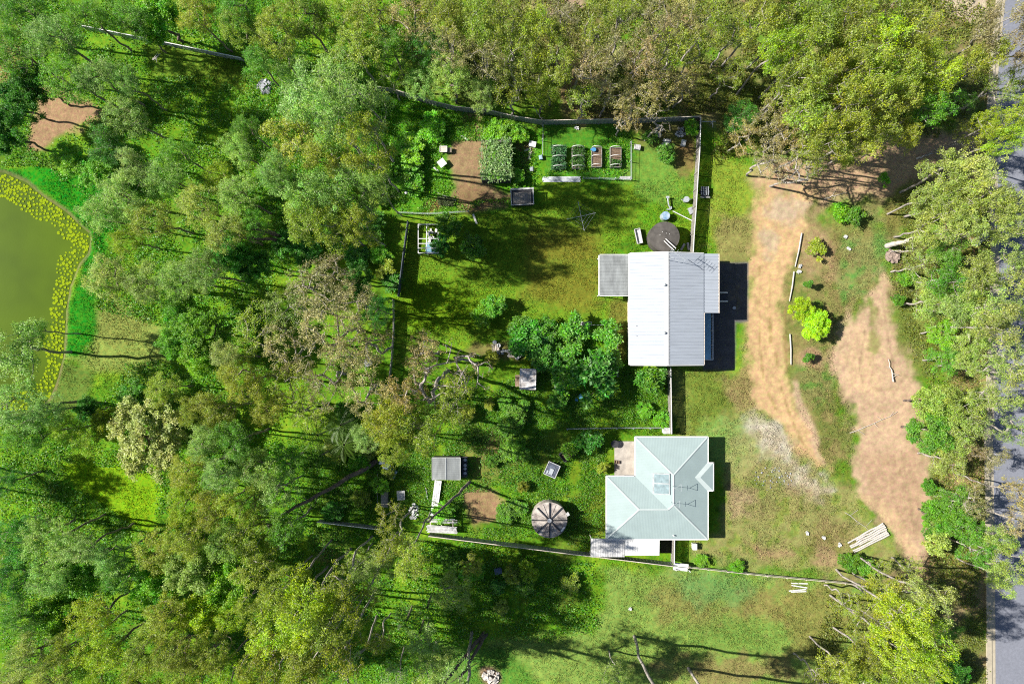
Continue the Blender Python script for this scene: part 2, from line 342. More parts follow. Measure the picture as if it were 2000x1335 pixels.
# pond
wb = MB(); cxp, cyp = -40, 560
wpts = []
for (x, y) in POND:
    d = math.hypot(x-cxp, y-cyp); s = (d+7)/d; wpts.append(P(cxp+(x-cxp)*s, cyp+(y-cyp)*s))
wb.add([(x, y, -0.275) for x, y in wpts], [tuple(range(len(wpts)-1, -1, -1))])
wm = bpy.data.materials.new("pond_water"); wm.use_nodes = True
n = wm.node_tree.nodes; l = wm.node_tree.links; b = n["Principled BSDF"]
b.inputs["Roughness"].default_value = 0.4; b.inputs["Specular IOR Level"].default_value = 0.02
tc = n.new("ShaderNodeTexCoord"); nz = n.new("ShaderNodeTexNoise"); nz.inputs["Scale"].default_value = 0.12; nz.inputs["Detail"].default_value = 3; l.new(tc.outputs["Object"], nz.inputs["Vector"])
rp = n.new("ShaderNodeValToRGB"); rp.color_ramp.elements[0].color = (*D(84,112,4),1); rp.color_ramp.elements[1].color = (*D(100,130,6),1)
rp.color_ramp.elements[0].position = .35; rp.color_ramp.elements[1].position = .65
l.new(nz.outputs[0], rp.inputs[0]); l.new(rp.outputs[0], b.inputs["Base Color"])
n4 = n.new("ShaderNodeTexNoise"); n4.inputs["Scale"].default_value = 4; l.new(tc.outputs["Object"], n4.inputs["Vector"])
bp = n.new("ShaderNodeBump"); bp.inputs["Strength"].default_value = .08; bp.inputs["Distance"].default_value = .03; l.new(n4.outputs[0], bp.inputs["Height"]); l.new(bp.outputs[0], b.inputs["Normal"])
part("pond_water", wb, wm, kind='structure')
# road on the right, with concrete kerb and channel
asph = mat("asphalt", D(164,168,182), .9, 0, .12, 3.0, .3, 30)
conc = mat("kerb_concrete", D(226,214,188), .85, 0, .14, 1.2, .2, 20)
ROADL = [(2010,-420),(1985,-150),(1962,0),(1950,120),(1942,230),(1946,330),(1950,430),(1950,600),(1944,720),(1938,860),(1940,980),(1942,1120),(1943,1340),(1944,1800)]
rd = MB(); k = len(ROADL); L = [P(x, y) for x, y in ROADL]; Rr = [P(x+150, y) for x, y in ROADL]
rd.add([(x, y, .10) for x, y in L] + [(x, y, .10) for x, y in Rr], [(i, i+1, k+i+1, k+i) for i in range(k-1)])
part("road", rd, asph, kind='structure')
kb = MB()
for i in range(k-1):
    (xa, ya), (xb, yb) = P(*ROADL[i]), P(*ROADL[i+1]); w = 1.15
    kb.add([(xa-w,ya,.02),(xa+.02,ya,.02),(xa+.02,ya,.115),(xa-.35,ya,.115),(xa-.5,ya,.2),(xa-w,ya,.2),
            (xb-w,yb,.02),(xb+.02,yb,.02),(xb+.02,yb,.115),(xb-.35,yb,.115),(xb-.5,yb,.2),(xb-w,yb,.2)],
           [(j, (j+1)%6, 6+(j+1)%6, 6+j) for j in range(6)])
part("kerb", kb, conc, kind='structure')

# ---------------------------------------------------------------- foliage and bark materials
def leaf_mat():
    m = bpy.data.materials.new("foliage"); m.use_nodes = True; n = m.node_tree.nodes; l = m.node_tree.links; n.clear()
    oi = n.new("ShaderNodeObjectInfo"); at = n.new("ShaderNodeAttribute"); at.attribute_name = "leafvar"
    sp = n.new("ShaderNodeSeparateColor"); l.new(at.outputs["Color"], sp.inputs[0])
    hs = n.new("ShaderNodeHueSaturation"); l.new(oi.outputs["Color"], hs.inputs["Color"]); l.new(sp.outputs[0], hs.inputs["Hue"]); l.new(sp.outputs[1], hs.inputs["Value"]); l.new(sp.outputs[2], hs.inputs["Saturation"])
    d = n.new("ShaderNodeBsdfPrincipled"); d.inputs["Roughness"].default_value = .45; d.inputs["Specular IOR Level"].default_value = .35; l.new(hs.outputs[0], d.inputs["Base Color"])
    t = n.new("ShaderNodeBsdfTranslucent"); l.new(hs.outputs[0], t.inputs[0])
    mx = n.new("ShaderNodeMixShader"); mx.inputs[0].default_value = .5; l.new(d.outputs[0], mx.inputs[1]); l.new(t.outputs[0], mx.inputs[2])
    o = n.new("ShaderNodeOutputMaterial"); l.new(mx.outputs[0], o.inputs[0]); return m
LEAF = leaf_mat()
bark_pale = mat("bark_pale", (.34,.31,.285), .8, 0, .45, 2.5, .4, 14, (.10,.085,.075))
bark_dark = mat("bark_dark", (.16,.12,.10), .9, 0, .4, 2.5, .5, 14, (.05,.04,.035))
bark_brown = mat("bark_brown", (.26,.21,.18), .85, 0, .4, 2.5, .5, 14, (.09,.07,.06))

def tube_mesh(name, segs, m):
    """segs: list of (p0, p1, r0, r1, sides)"""
    V = []; F = []
    for p0, p1, r0, r1, k in segs:
        d = (p1-p0); L_ = np.linalg.norm(d)
        if L_ < 1e-5: continue
        d = d/L_; a = np.cross(d, [0.31,0.17,0.93]); a /= (np.linalg.norm(a)+1e-9); b = np.cross(d, a); o = len(V)
        for p, r in ((p0, r0), (p1, r1)):
            for j in range(k):
                t = 2*math.pi*j/k; V.append(p + (a*math.cos(t)+b*math.sin(t))*r)
        F += [(o+j, o+(j+1)%k, o+k+(j+1)%k, o+k+j) for j in range(k)]
    return np_mesh(name, np.array(V), np.array(F), m)
def leaf_quads(rng, cen, n_each, rc, ln, wd, droop, flat=0.7, up=0.35, hv=.010, vv=.20, dirs=None):
    """thousands of separate leaves: one rhombus each, clumped round the twig ends cen"""
    N = len(cen)*n_each; c = np.repeat(cen, n_each, 0)
    u = rng.normal(size=(N,3)); u /= np.linalg.norm(u, axis=1)[:,None]
    rad = rng.uniform(0,1,(N,1))**.45; csz = np.repeat(rng.uniform(.65,1.3,(len(cen),1)), n_each, 0)
    p = c + u*rad*rc*csz*np.array([1,1,flat])
    ax = rng.normal(size=(N,3)); ax[:,2] = ax[:,2]*.5 - droop; ax += u*.5; ax /= np.linalg.norm(ax, axis=1)[:,None]
    nn = rng.normal(size=(N,3)); nn[:,2] += up*3; nn -= (nn*ax).sum(1)[:,None]*ax; nn /= (np.linalg.norm(nn, axis=1)[:,None]+1e-9)
    sd_ = np.cross(ax, nn); L_ = (ln*rng.uniform(.6,1.35,(N,1))); W_ = wd*rng.uniform(.7,1.3,(N,1))
    a = p; b_ = p + ax*L_*.45 + sd_*W_*.5; c_ = p + ax*L_; d_ = p + ax*L_*.45 - sd_*W_*.5
    co = np.stack([a,b_,c_,d_], 1).reshape(-1,3); q = np.arange(4*N).reshape(N,4)
    hv_c = np.repeat(rng.normal(0, hv, (len(cen),1)), n_each, 0); vv_c = np.repeat(rng.normal(1, vv*.55, (len(cen),1)), n_each, 0)
    H = .508 + hv_c + rng.normal(0, hv*.6, (N,1)); Vv = np.clip(vv_c*rng.normal(1, vv, (N,1)), .35, 1.9); S = np.clip(rng.normal(1,.12,(N,1)), .5, 1.3)
    cols = np.repeat(np.concatenate([H, Vv, S], 1), 4, 0)
    return co, q, cols
def grow(rng, H, Rr, nc, base_frac, fork, lobes, tall=1.0):
    """twig ends in an uneven, lobed crown, and a limb skeleton that reaches every one of them"""
    pts = []; lob = []
    for k in range(lobes):
        a = 2*math.pi*(k+rng.uniform(-.3,.3))/max(1, lobes-1); rr = rng.uniform(.38,.72)*Rr if k else 0
        lob.append((rr*math.cos(a), rr*math.sin(a), H*rng.uniform(.66,.86) if k else H*.86, rng.uniform(.30,.48)*Rr*(1.15 if k == 0 else 1)))
    while len(pts) < nc:
        L_ = lob[rng.integers(len(lob))]; u = rng.normal(size=3); u /= np.linalg.norm(u)
        if u[2] < -.55: continue
        r = L_[3]*rng.uniform(.45,1.0)
        p = np.array([L_[0]+u[0]*r, L_[1]+u[1]*r, L_[2]+u[2]*r*.85*tall])
        if p[2] < H*base_frac: continue
        pts.append(p)
    pts = np.array(pts)
    nodes = [np.zeros(3)]; par = [-1]; lean = rng.uniform(-.05,.05,2)*H
    nseg = 5; top = np.array([lean[0], lean[1], H*fork])
    for k in range(1, nseg+1):
        t = k/nseg; w = rng.normal(0, .012*H, 3)*[1,1,0]; nodes.append(top*t + w*(k < nseg)); par.append(len(nodes)-2)
    order = np.argsort(np.linalg.norm(pts-top, axis=1)); tips = []
    for i in order:
        p = pts[i]; A = np.array(nodes); d = np.linalg.norm(A-p, axis=1) + np.maximum(0, A[:,2]-p[2]+.2)*1.6 + np.linalg.norm(A[:,:2]-top[:2], axis=1)*.10
        d[:max(1, nseg-1)] += 30
        j = int(np.argmin(d)); cur = nodes[j]; dist = np.linalg.norm(p-cur); ns = max(1, int(dist/(.09*H)+.5))
        for k in range(1, ns+1):
            t = k/ns; q = cur*(1-t) + p*t; q = q + np.array([0,0,-.10*dist*math.sin(math.pi*t)*rng.uniform(.2,1)]) + rng.normal(0, .035*dist, 3)*(k < ns)
            nodes.append(q); par.append(j); j = len(nodes)-1
        tips.append(j)
    wgt = np.zeros(len(nodes))
    for t in tips:
        j = t
        while j >= 0: wgt[j] += 1; j = par[j]
    return pts, np.array(nodes), np.array(par), wgt
KINDS = {
 # H, R, clusters, leaves/cluster, cluster radius, leaf length, width, droop, crown base, fork, lobes, trunk r, bark, twig r
 'gum':    dict(H=16, R=5.0, nc=120, nl=54, rc=.72, ln=.32, wd=.12, droop=.4, bf=.56, fork=.50, lob=8, tr=.21, bark=bark_pale, up=.7),
 'sparse': dict(H=17, R=5.4, nc=105, nl=30,  rc=.66, ln=.32, wd=.12, droop=.7,  bf=.42, fork=.34, lob=8, tr=.23, bark=bark_pale, up=.6),
 'dense':  dict(H=11, R=4.5, nc=130, nl=125, rc=.72, ln=.27, wd=.17, droop=.2,  bf=.25, fork=.30, lob=9, tr=.22, bark=bark_dark, up=.5),
 'fine':   dict(H=15, R=4.8, nc=150, nl=52,  rc=.62, ln=.34, wd=.09, droop=.15,  bf=.56, fork=.52, lob=9, tr=.22, bark=bark_brown, up=.6),
 'bare':   dict(H=15, R=5.2, nc=64,  nl=7,   rc=.5,  ln=.28, wd=.11, droop=.6,  bf=.36, fork=.32, lob=7, tr=.26, bark=bark_pale, up=.2),
 'flower': dict(H=9,  R=4.6, nc=230, nl=75,  rc=.42, ln=.25, wd=.16, droop=.1,  bf=.25, fork=.3,  lob=12,tr=.22, bark=bark_dark, up=.6),
 'shrub':  dict(H=3,  R=2.2, nc=70,  nl=70,  rc=.38, ln=.24, wd=.14, droop=.05, bf=.12, fork=.2,  lob=8, tr=.06, bark=bark_brown, up=.6),
 'bigleaf':dict(H=4,  R=2.4, nc=60,  nl=34,  rc=.46, ln=.46, wd=.20, droop=.1,  bf=.12, fork=.2,  lob=8, tr=.07, bark=bark_brown, up=.6),
 'ball':   dict(H=1.7,R=.62, nc=60,  nl=40,  rc=.16, ln=.10, wd=.07, droop=.0,  bf=.2,  fork=.3,  lob=3, tr=.04, bark=bark_brown, up=.5),
}
NVAR = dict(gum=5, sparse=4, dense=4, fine=5, bare=2, flower=1, shrub=4, bigleaf=3, ball=1)
PROTO = {}
for ki, (kn, K) in enumerate(KINDS.items()):
    PROTO[kn] = []
    for v in range(NVAR[kn]):
        rng = np.random.default_rng(100*ki+v+5)
        pts, nodes, par, wgt = grow(rng, K['H'], K['R'], K['nc'], K['bf'], K['fork'], K['lob'])
        r = K['tr']*np.sqrt(np.maximum(wgt,.6)/len(pts)); r = np.maximum(r, .020 if K['H'] > 6 else .01)
        segs = []
        for i in range(1, len(nodes)):
            j = par[i]; fl = 1.25 if j == 0 else 1
            segs.append((nodes[j], nodes[i], r[j]*fl if j == 0 else min(r[j], r[i]*1.6), r[i], 8 if r[i] > .12 else (5 if r[i] > .05 else 3)))
        tm = tube_mesh("trunk", segs, K['bark'])
        co, q, cols = leaf_quads(rng, pts, K['nl'], K['rc'], K['ln'], K['wd'], K['droop'], up=K['up'])
        lm = np_mesh("crown", co, q, LEAF, "leafvar", cols, smooth=False)
        PROTO[kn].append((tm, lm))

# colours of the leaves themselves
TC = {'olive': (.320,.390,.050), 'lime': (.370,.500,.030), 'grey': (.310,.460,.110), 'brown': (.370,.330,.135), 'green': (.165,.350,.038),
      'deep': (.080,.240,.026), 'pale': (.370,.460,.105), 'bright': (.220,.460,.030), 'glow': (.46,.66,.006), 'flower': (.42,.48,.13), 'blue': (.110,.300,.040), 'dead': (.34,.29,.17)}
CW = {'olive':'olive green','lime':'yellow-green','grey':'grey-green','brown':'brownish, thin','green':'mid green','deep':'dark green','pale':'pale grey-green','bright':'bright green','glow':'vivid lime green','flower':'cream-speckled','blue':'cool green','dead':'bare-twigged brown'}
LAND = [ # landmarks that can be found in the photograph, for the labels
 (0,0,'the top left corner'),(300,80,'the white-topped rail fence'),(120,230,'the pale dirt patch at upper left'),(150,470,'the lily pads'),(20,560,'the pond'),(240,650,'the pale clearing beside the pond'),
 (240,960,'the bright lawn at lower left'),(0,1335,'the bottom left corner'),(515,170,'the grey rubble heap'),(825,465,'the white tube-frame cage'),(968,312,'the vine-covered pergola'),(863,318,'the white garden table'),
 (1145,308,'the raised garden beds'),(1298,462,'the dark round tank'),(1315,600,'the gable-roofed house'),(1031,740,'the small tilted shed'),(872,915,'the shed with the long white sheet'),(1073,1015,'the ribbed round tank'),
 (1285,950,'the hip-roofed house'),(640,850,'the palms'),(860,1030,'the timber rack'),(700,1025,'the end of the corrugated fence'),(1187,1068,'the white lean-to roof'),(1560,1145,'the four loose planks'),(1695,1050,'the stack of white logs'),
 (1740,940,'the broad dirt track'),(1500,600,'the orange driveway'),(1575,620,'the vivid lime tree'),(1755,472,'the standing dead stump'),(1990,1300,'the bottom right corner'),(1960,900,'the road edge at lower right'),(1970,500,'the road edge at mid right'),
 (1970,200,'the road edge at upper right'),(1880,20,'the concrete crossover at top right'),(1660,330,'the shaded dirt at the driveway top'),(1369,230,'the top corner of the tall fence'),(1000,230,'the bend of the north fence'),(1100,5,'the bare soil at the top edge'),
 (1500,5,'the upper right of the top edge'),(750,5,'the middle of the top edge'),(1250,1330,'the middle of the bottom edge'),(950,1235,'the leaning twin trunks'),(780,560,'the dark timber fence'),(450,1000,'the middle of the lower left woods'),(500,500,'the middle of the left woods'),(350,1335,'the left part of the bottom edge')]
def where(px, py):
    d = sorted((math.hypot(px-x, py-y), x, y, t) for x, y, t in LAND)[0]; dist, x, y, t = d
    if dist < 28: return 'right over ' + t
    h = '' if abs(px-x) < abs(py-y)*.45 else ('right' if px > x else 'left'); v = '' if abs(py-y) < abs(px-x)*.45 else ('above' if py < y else 'below')
    far_ = 'close ' if dist < 85 else ('' if dist < 150 else 'well ')
    rel = {('left',''): 'left of', ('right',''): 'right of', ('','above'): 'above', ('','below'): 'below', ('left','above'): 'above and left of', ('right','above'): 'above and right of', ('left','below'): 'below and left of', ('right','below'): 'below and right of'}[(h, v)]
    return far_ + rel + ' ' + t
TREES = []            # (empty, px, py, R, label stem)
def tree(px, py, Rpx, H, colr_, kind, name='gum_tree', cat='tree', group=None, label=None, zc=.74, var=None):
    K = KINDS[kind]; zc_ = H*zc; x, y = P(px, py, zc_); Rm = Rpx/15.0*(HC-zc_)/HC
    rr = random.Random(int(px*31+py*17+Rpx)); v = var if var is not None else rr.randrange(NVAR[kind]); tm, lm = PROTO[kind][v]
    e = thing(name, x, y, 0, label or '', cat, group); e.rotation_euler.z = rr.uniform(0, 6.28)
    s = Rm/(K['R']*.93); e.scale = (s*rr.uniform(.92,1.08), s*rr.uniform(.92,1.08), H/K['H'])
    t = bpy.data.objects.new("trunk", tm); COL.objects.link(t); t.parent = e
    c = bpy.data.objects.new("crown", lm); COL.objects.link(c); c.parent = e
    b = TC[colr_]; j = rr.uniform(.82,1.2); c.color = (b[0]*j*rr.uniform(.9,1.12), b[1]*j, b[2]*j*rr.uniform(.85,1.2), 1)
    if label is None:
        sz = 'broad ' if Rpx > 68 else ('small ' if Rpx < 42 else '')
        kw = {'gum':'gum','sparse':'open-crowned gum','dense':'bushy tree','fine':'fine-leaved tree','bare':'nearly leafless gum','flower':'round tree','shrub':'shrub','bigleaf':'large-leaved shrub','ball':'clipped ball shrub'}[kind]
        TREES.append((e, px, py, Rpx, f"{sz}{CW[colr_]} {kw} {where(px, py)}"))
    return e
def label_trees():
    d = {}
    for t in TREES: d.setdefault(t[4], []).append(t)
    for k, L_ in d.items():
        if len(L_) == 1: L_[0][0]['label'] = k; continue
        sx = max(t[1] for t in L_)-min(t[1] for t in L_); sy = max(t[2] for t in L_)-min(t[2] for t in L_)
        L_ = sorted(L_, key=(lambda t: t[1]) if sx >= sy else (lambda t: t[2])); n_ = len(L_)
        if sx >= sy: w = ['left','right'] if n_ == 2 else ['leftmost'] + {3:['middle'],4:['second from left','third from left'],5:['second from left','middle','fourth from left']}.get(n_, ['second from left','third from left','fourth from left','fifth from left'][:n_-2]) + ['rightmost']
        else: w = ['upper','lower'] if n_ == 2 else ['uppermost'] + {3:['middle'],4:['second from top','third from top'],5:['second from top','middle','fourth from top']}.get(n_, ['second from top','third from top','fourth from top','fifth from top'][:n_-2]) + ['lowest']
        for t, ww in zip(L_, w): t[0]['label'] = f"{k}, {ww} of {n_}"

G1, G2, G3 = 'trees of the left woods', 'gums above the gardens', 'gums along the road verge'
T = [
# ---- top left woods
(40,20,55,12,'green','fine'),(105,75,58,13,'grey','fine'),(30,105,48,12,'green','fine'),(165,30,50,12,'green','fine'),(60,165,42,10,'deep','dense'),(130,150,55,13,'green','fine'),(195,150,45,12,'grey','fine'),
(255,45,48,10,'green','fine'),(305,35,50,9,'bright','dense'),(385,30,44,12,'olive','fine'),(460,48,44,13,'olive','fine'),(470,25,50,12,'green','fine'),(535,65,52,13,'olive','fine'),(500,120,40,12,'green','fine'),(600,35,48,12,'olive','fine'),
(38,205,38,8,'deep','dense'),(10,260,40,10,'deep','dense'),(245,225,48,11,'grey','fine'),(215,290,45,10,'blue','fine'),(140,310,36,5,'bright','dense'),(185,335,36,5,'bright','dense'),
(250,165,40,11,'grey','fine'),
(240,380,58,13,'grey','fine'),(200,420,42,12,'grey','fine'),(320,350,50,13,'grey','fine'),(300,430,52,12,'olive','fine'),(385,400,55,13,'pale','fine'),(345,300,40,11,'green','fine'),(270,330,40,12,'grey','fine'),
(430,345,38,10,'lime','fine'),(470,300,40,13,'grey','fine'),(480,250,34,10,'green','fine'),(460,380,50,14,'grey','fine'),(440,450,48,14,'pale','fine'),(250,470,38,9,'lime','fine'),
(215,540,52,12,'pale','fine'),(280,555,52,13,'pale','fine'),(345,545,50,13,'grey','fine'),(400,530,46,14,'grey','fine'),(450,500,36,11,'blue','dense'),(500,440,32,12,'green','fine'),(500,520,34,8,'blue','dense'),
(355,610,40,9,'green','dense'),(400,650,46,10,'green','dense'),(350,670,36,9,'green','dense'),(395,700,36,9,'bright','dense'),
# ---- pond side and lower left
(25,690,62,14,'grey','gum'),(65,650,30,12,'grey','gum'),(35,800,58,13,'grey','fine'),(95,800,38,12,'grey','fine'),(60,850,38,11,'green','fine'),(130,840,36,9,'lime','fine'),(160,860,36,8,'lime','fine'),
(290,850,72,9,'flower','flower'),(175,800,28,6,'deep','dense'),(260,770,30,6,'green','dense'),(320,760,42,9,'olive','fine'),(210,830,34,7,'lime','dense'),
(-228,940,65,14,'deep','fine'),(-175,985,50,13,'green','fine'),(10,940,34,8,'deep','fine'),(60,1030,34,7,'blue','fine'),(30,1060,55,13,'blue','fine'),(95,1050,50,13,'grey','fine'),(160,1070,50,13,'grey','fine'),(225,1085,42,12,'grey','fine'),
(30,1130,52,13,'blue','fine'),(95,1130,52,14,'grey','fine'),(165,1135,50,11,'green','dense'),(235,1125,48,12,'green','fine'),(300,1080,48,12,'olive','fine'),(310,1140,45,10,'bright','dense'),
(45,1205,52,13,'green','fine'),(115,1200,48,12,'bright','dense'),(190,1200,52,13,'lime','fine'),(330,1200,48,13,'olive','fine'),
(60,1280,58,15,'pale','fine'),(135,1270,50,14,'olive','fine'),(210,1270,52,14,'lime','fine'),(285,1265,52,15,'olive','fine'),(355,1270,50,15,'olive','fine'),(100,1335,52,15,'pale','fine'),(185,1330,50,14,'lime','fine'),(270,1330,50,15,'olive','fine'),(350,1335,48,15,'olive','fine'),(20,1340,45,14,'pale','fine'),
# ---- middle left woods, below
(430,800,50,13,'olive','fine'),(480,740,52,14,'olive','fine'),(385,800,40,12,'olive','fine'),(440,700,42,13,'pale','fine'),(460,860,48,13,'green','fine'),(400,860,45,13,'grey','fine'),(370,920,48,13,'olive','fine'),
(430,925,50,14,'grey','fine'),(500,920,48,13,'grey','fine'),(365,985,46,13,'lime','fine'),(415,990,50,14,'olive','fine'),(480,985,48,14,'olive','fine'),(540,960,42,13,'grey','gum'),(560,900,36,9,'green','gum'),
(370,1050,48,14,'olive','fine'),(435,1060,48,14,'grey','fine'),(500,1045,48,14,'olive','gum'),(560,1030,42,13,'green','gum'),(380,1115,48,12,'grey','dense'),(440,1130,50,11,'bright','dense'),(500,1110,44,13,'olive','gum'),
(400,1190,46,12,'lime','dense'),(450,1200,42,12,'lime','fine'),(420,1265,46,14,'olive','fine'),(470,1320,48,14,'lime','fine'),(410,1330,44,14,'olive','fine'),
# ---- the big pale gum and its neighbours
(590,190,64,12,'grey','gum'),(655,150,58,13,'grey','gum'),(645,235,62,27,'grey','gum'),(575,270,58,12,'olive','gum'),(700,215,60,29,'grey','gum'),(715,290,50,27,'olive','gum'),(560,125,46,11,'grey','gum'),(640,300,44,20,'olive','gum'),
(615,385,50,15,'grey','gum'),(680,375,54,16,'grey','gum'),(590,430,40,14,'olive','gum'),(650,440,50,15,'olive','gum'),(700,440,44,14,'olive','gum'),(545,350,40,12,'grey','fine'),(740,370,34,12,'grey','gum'),
(610,565,62,15,'brown','sparse'),(650,530,44,14,'brown','sparse'),(560,600,48,14,'pale','sparse'),(690,590,52,15,'brown','sparse'),(640,640,66,18,'brown','sparse'),(560,680,58,15,'brown','sparse'),(710,680,62,18,'brown','sparse'),(740,610,36,12,'blue','fine'),(500,640,50,14,'olive','sparse'),
(700,550,30,8,'blue','dense'),(560,750,52,14,'olive','sparse'),(640,740,56,15,'brown','sparse'),(710,760,54,14,'brown','sparse'),(600,800,46,12,'olive','sparse'),(520,800,40,12,'olive','fine'),
(850,735,70,16,'dead','bare'),(920,720,54,15,'dead','bare'),(830,690,48,13,'brown','sparse'),(760,830,54,13,'olive','fine'),(820,835,50,13,'olive','gum'),(790,770,48,13,'brown','sparse'),(880,800,46,14,'olive','sparse'),(900,750,44,13,'olive','sparse'),(720,850,36,12,'grey','fine'),(770,880,34,11,'olive','fine'),
# ---- bottom, left of centre
(600,1180,66,16,'lime','gum'),(550,1215,52,15,'lime','gum'),(640,1215,54,16,'olive','gum'),(560,1150,46,15,'olive','gum'),(660,1140,50,15,'olive','sparse'),(700,1180,46,15,'olive','sparse'),(520,1180,40,14,'olive','gum'),
(600,1270,58,15,'olive','gum'),(670,1270,52,15,'olive','sparse'),(530,1280,50,14,'olive','gum'),(590,1335,50,15,'olive','gum'),(670,1335,50,15,'grey','sparse'),(510,1340,44,14,'lime','gum'),
(765,1062,42,22,'olive','sparse'),(800,1085,46,25,'olive','gum'),(735,1110,38,20,'pale','gum'),(760,1010,34,10,'olive','sparse'),(700,1100,32,11,'olive','gum'),(885,1155,38,7,'pale','gum'),(920,1105,24,6,'olive','gum'),(825,1255,36,9,'grey','gum'),(840,1300,40,9,'grey','gum'),(770,1320,34,11,'grey','sparse'),(740,1250,36,11,'olive','sparse'),
(1205,1320,34,9,'pale','gum'),(900,1390,75,20,'grey','gum'),(1305,1400,72,20,'olive','gum'),(1440,1480,70,20,'olive','gum'),
]
for a in T:
    a = list(a)
    if a[5] in ('gum','sparse','fine') and a[0] > 530 and 340 < a[1] < 470: a[3] = max(a[3], 21)
    if a[5] == 'sparse' and 600 < a[0] < 730 and 620 < a[1] < 700: a[3] = 23
    if a[0] > 480 and a[1] > 1120 and a[3] > 13: a[3] = min(26, a[3]*1.6)
    if a[5] == 'fine': a[2] *= (.85 if a[0] < 500 else .92); a[3] *= 1.12
    if 740 < a[0] < 940 and 670 < a[1] < 890: a[3] = max(a[3], 20)
    tree(*a, group=G1)
T = [
(660,40,46,12,'olive','fine'),(730,30,48,13,'olive','gum'),(700,95,46,14,'olive','gum'),(765,90,42,12,'green','fine'),(830,95,44,11,'deep','fine'),(800,30,50,14,'brown','sparse'),(870,30,48,14,'olive','gum'),(935,50,50,15,'olive','gum'),(880,95,46,14,'brown','sparse'),
(1000,40,50,15,'olive','gum'),(1060,75,46,15,'olive','gum'),(1100,40,44,14,'brown','sparse'),(1160,60,48,15,'olive','sparse'),(1215,30,48,15,'olive','sparse'),(1275,45,50,16,'brown','sparse'),(1330,40,46,15,'brown','sparse'),(1385,30,46,14,'olive','sparse'),
(950,115,48,15,'brown','sparse'),(1010,110,48,15,'olive','sparse'),(1085,130,44,14,'olive','gum'),(1140,120,48,15,'brown','sparse'),(1200,105,46,15,'brown','sparse'),(1255,120,48,15,'brown','sparse'),(1310,100,46,15,'olive','sparse'),(1370,90,40,13,'olive','sparse'),
(820,160,34,10,'grey','fine'),(880,150,40,12,'grey','fine'),(940,185,34,10,'grey','fine'),(1000,165,44,14,'olive','sparse'),(1060,180,36,10,'lime','fine'),(1140,190,42,12,'olive','sparse'),(1195,170,44,14,'brown','sparse'),(1250,190,46,14,'brown','sparse'),(1300,165,46,15,'brown','sparse'),(1225,225,34,11,'brown','sparse'),(1285,235,34,11,'brown','bare'),(760,150,34,11,'olive','sparse'),
(1345,165,30,11,'brown','sparse'),(1430,140,34,10,'olive','sparse'),(1440,60,38,12,'olive','sparse'),
(1485,30,46,14,'olive','gum'),(1545,35,48,14,'olive','gum'),(1605,30,48,15,'olive','gum'),(1665,45,50,15,'olive','gum'),(1725,35,48,14,'olive','gum'),(1780,45,40,13,'olive','sparse'),
(1520,95,46,14,'lime','gum'),(1580,95,50,15,'olive','gum'),(1645,105,50,15,'olive','gum'),(1705,95,48,15,'lime','gum'),(1765,75,46,14,'olive','gum'),(1560,155,48,15,'olive','gum'),(1620,165,50,15,'olive','gum'),(1685,155,48,15,'olive','gum'),(1740,135,46,14,'olive','gum'),(1800,110,36,13,'olive','gum'),
(1580,215,48,14,'olive','gum'),(1640,225,50,15,'olive','gum'),(1700,215,48,14,'olive','gum'),(1755,195,42,13,'olive','gum'),(1825,160,42,13,'lime','gum'),(1840,105,34,11,'olive','sparse'),(1815,210,40,12,'green','gum'),(1600,280,46,13,'olive','gum'),(1665,275,42,12,'olive','gum'),(1720,260,38,12,'olive','gum'),(1765,265,34,11,'olive','gum'),(1760,165,40,14,'olive','gum'),
(1545,255,40,12,'brown','sparse'),(1500,235,40,11,'brown','sparse'),(1455,265,36,9,'brown','sparse'),(1505,310,42,11,'brown','sparse'),(1560,330,40,12,'brown','bare'),(1450,230,36,8,'deep','fine'),(1580,320,36,11,'olive','sparse'),(1660,300,30,10,'olive','gum'),(1525,190,36,12,'olive','sparse'),
(1960,50,46,15,'brown','gum'),(1985,95,40,14,'brown','sparse'),(1925,110,34,12,'olive','gum'),(1950,170,36,13,'olive','sparse'),(1985,225,30,12,'lime','gum'),(1935,245,34,12,'lime','gum'),(1960,275,34,12,'lime','gum'),(1900,130,30,11,'olive','sparse'),(1870,200,34,9,'green','sparse'),(1900,265,36,10,'olive','sparse'),(1990,150,34,13,'olive','sparse'),
]
for a in T:
    a = list(a)
    if a[0] > 1470 and a[5] == 'gum': a[3] = a[3]*1.35
    elif a[0] > 850 and a[1] < 150: a[3] = a[3]*1.2
    tree(*a, group=G2)
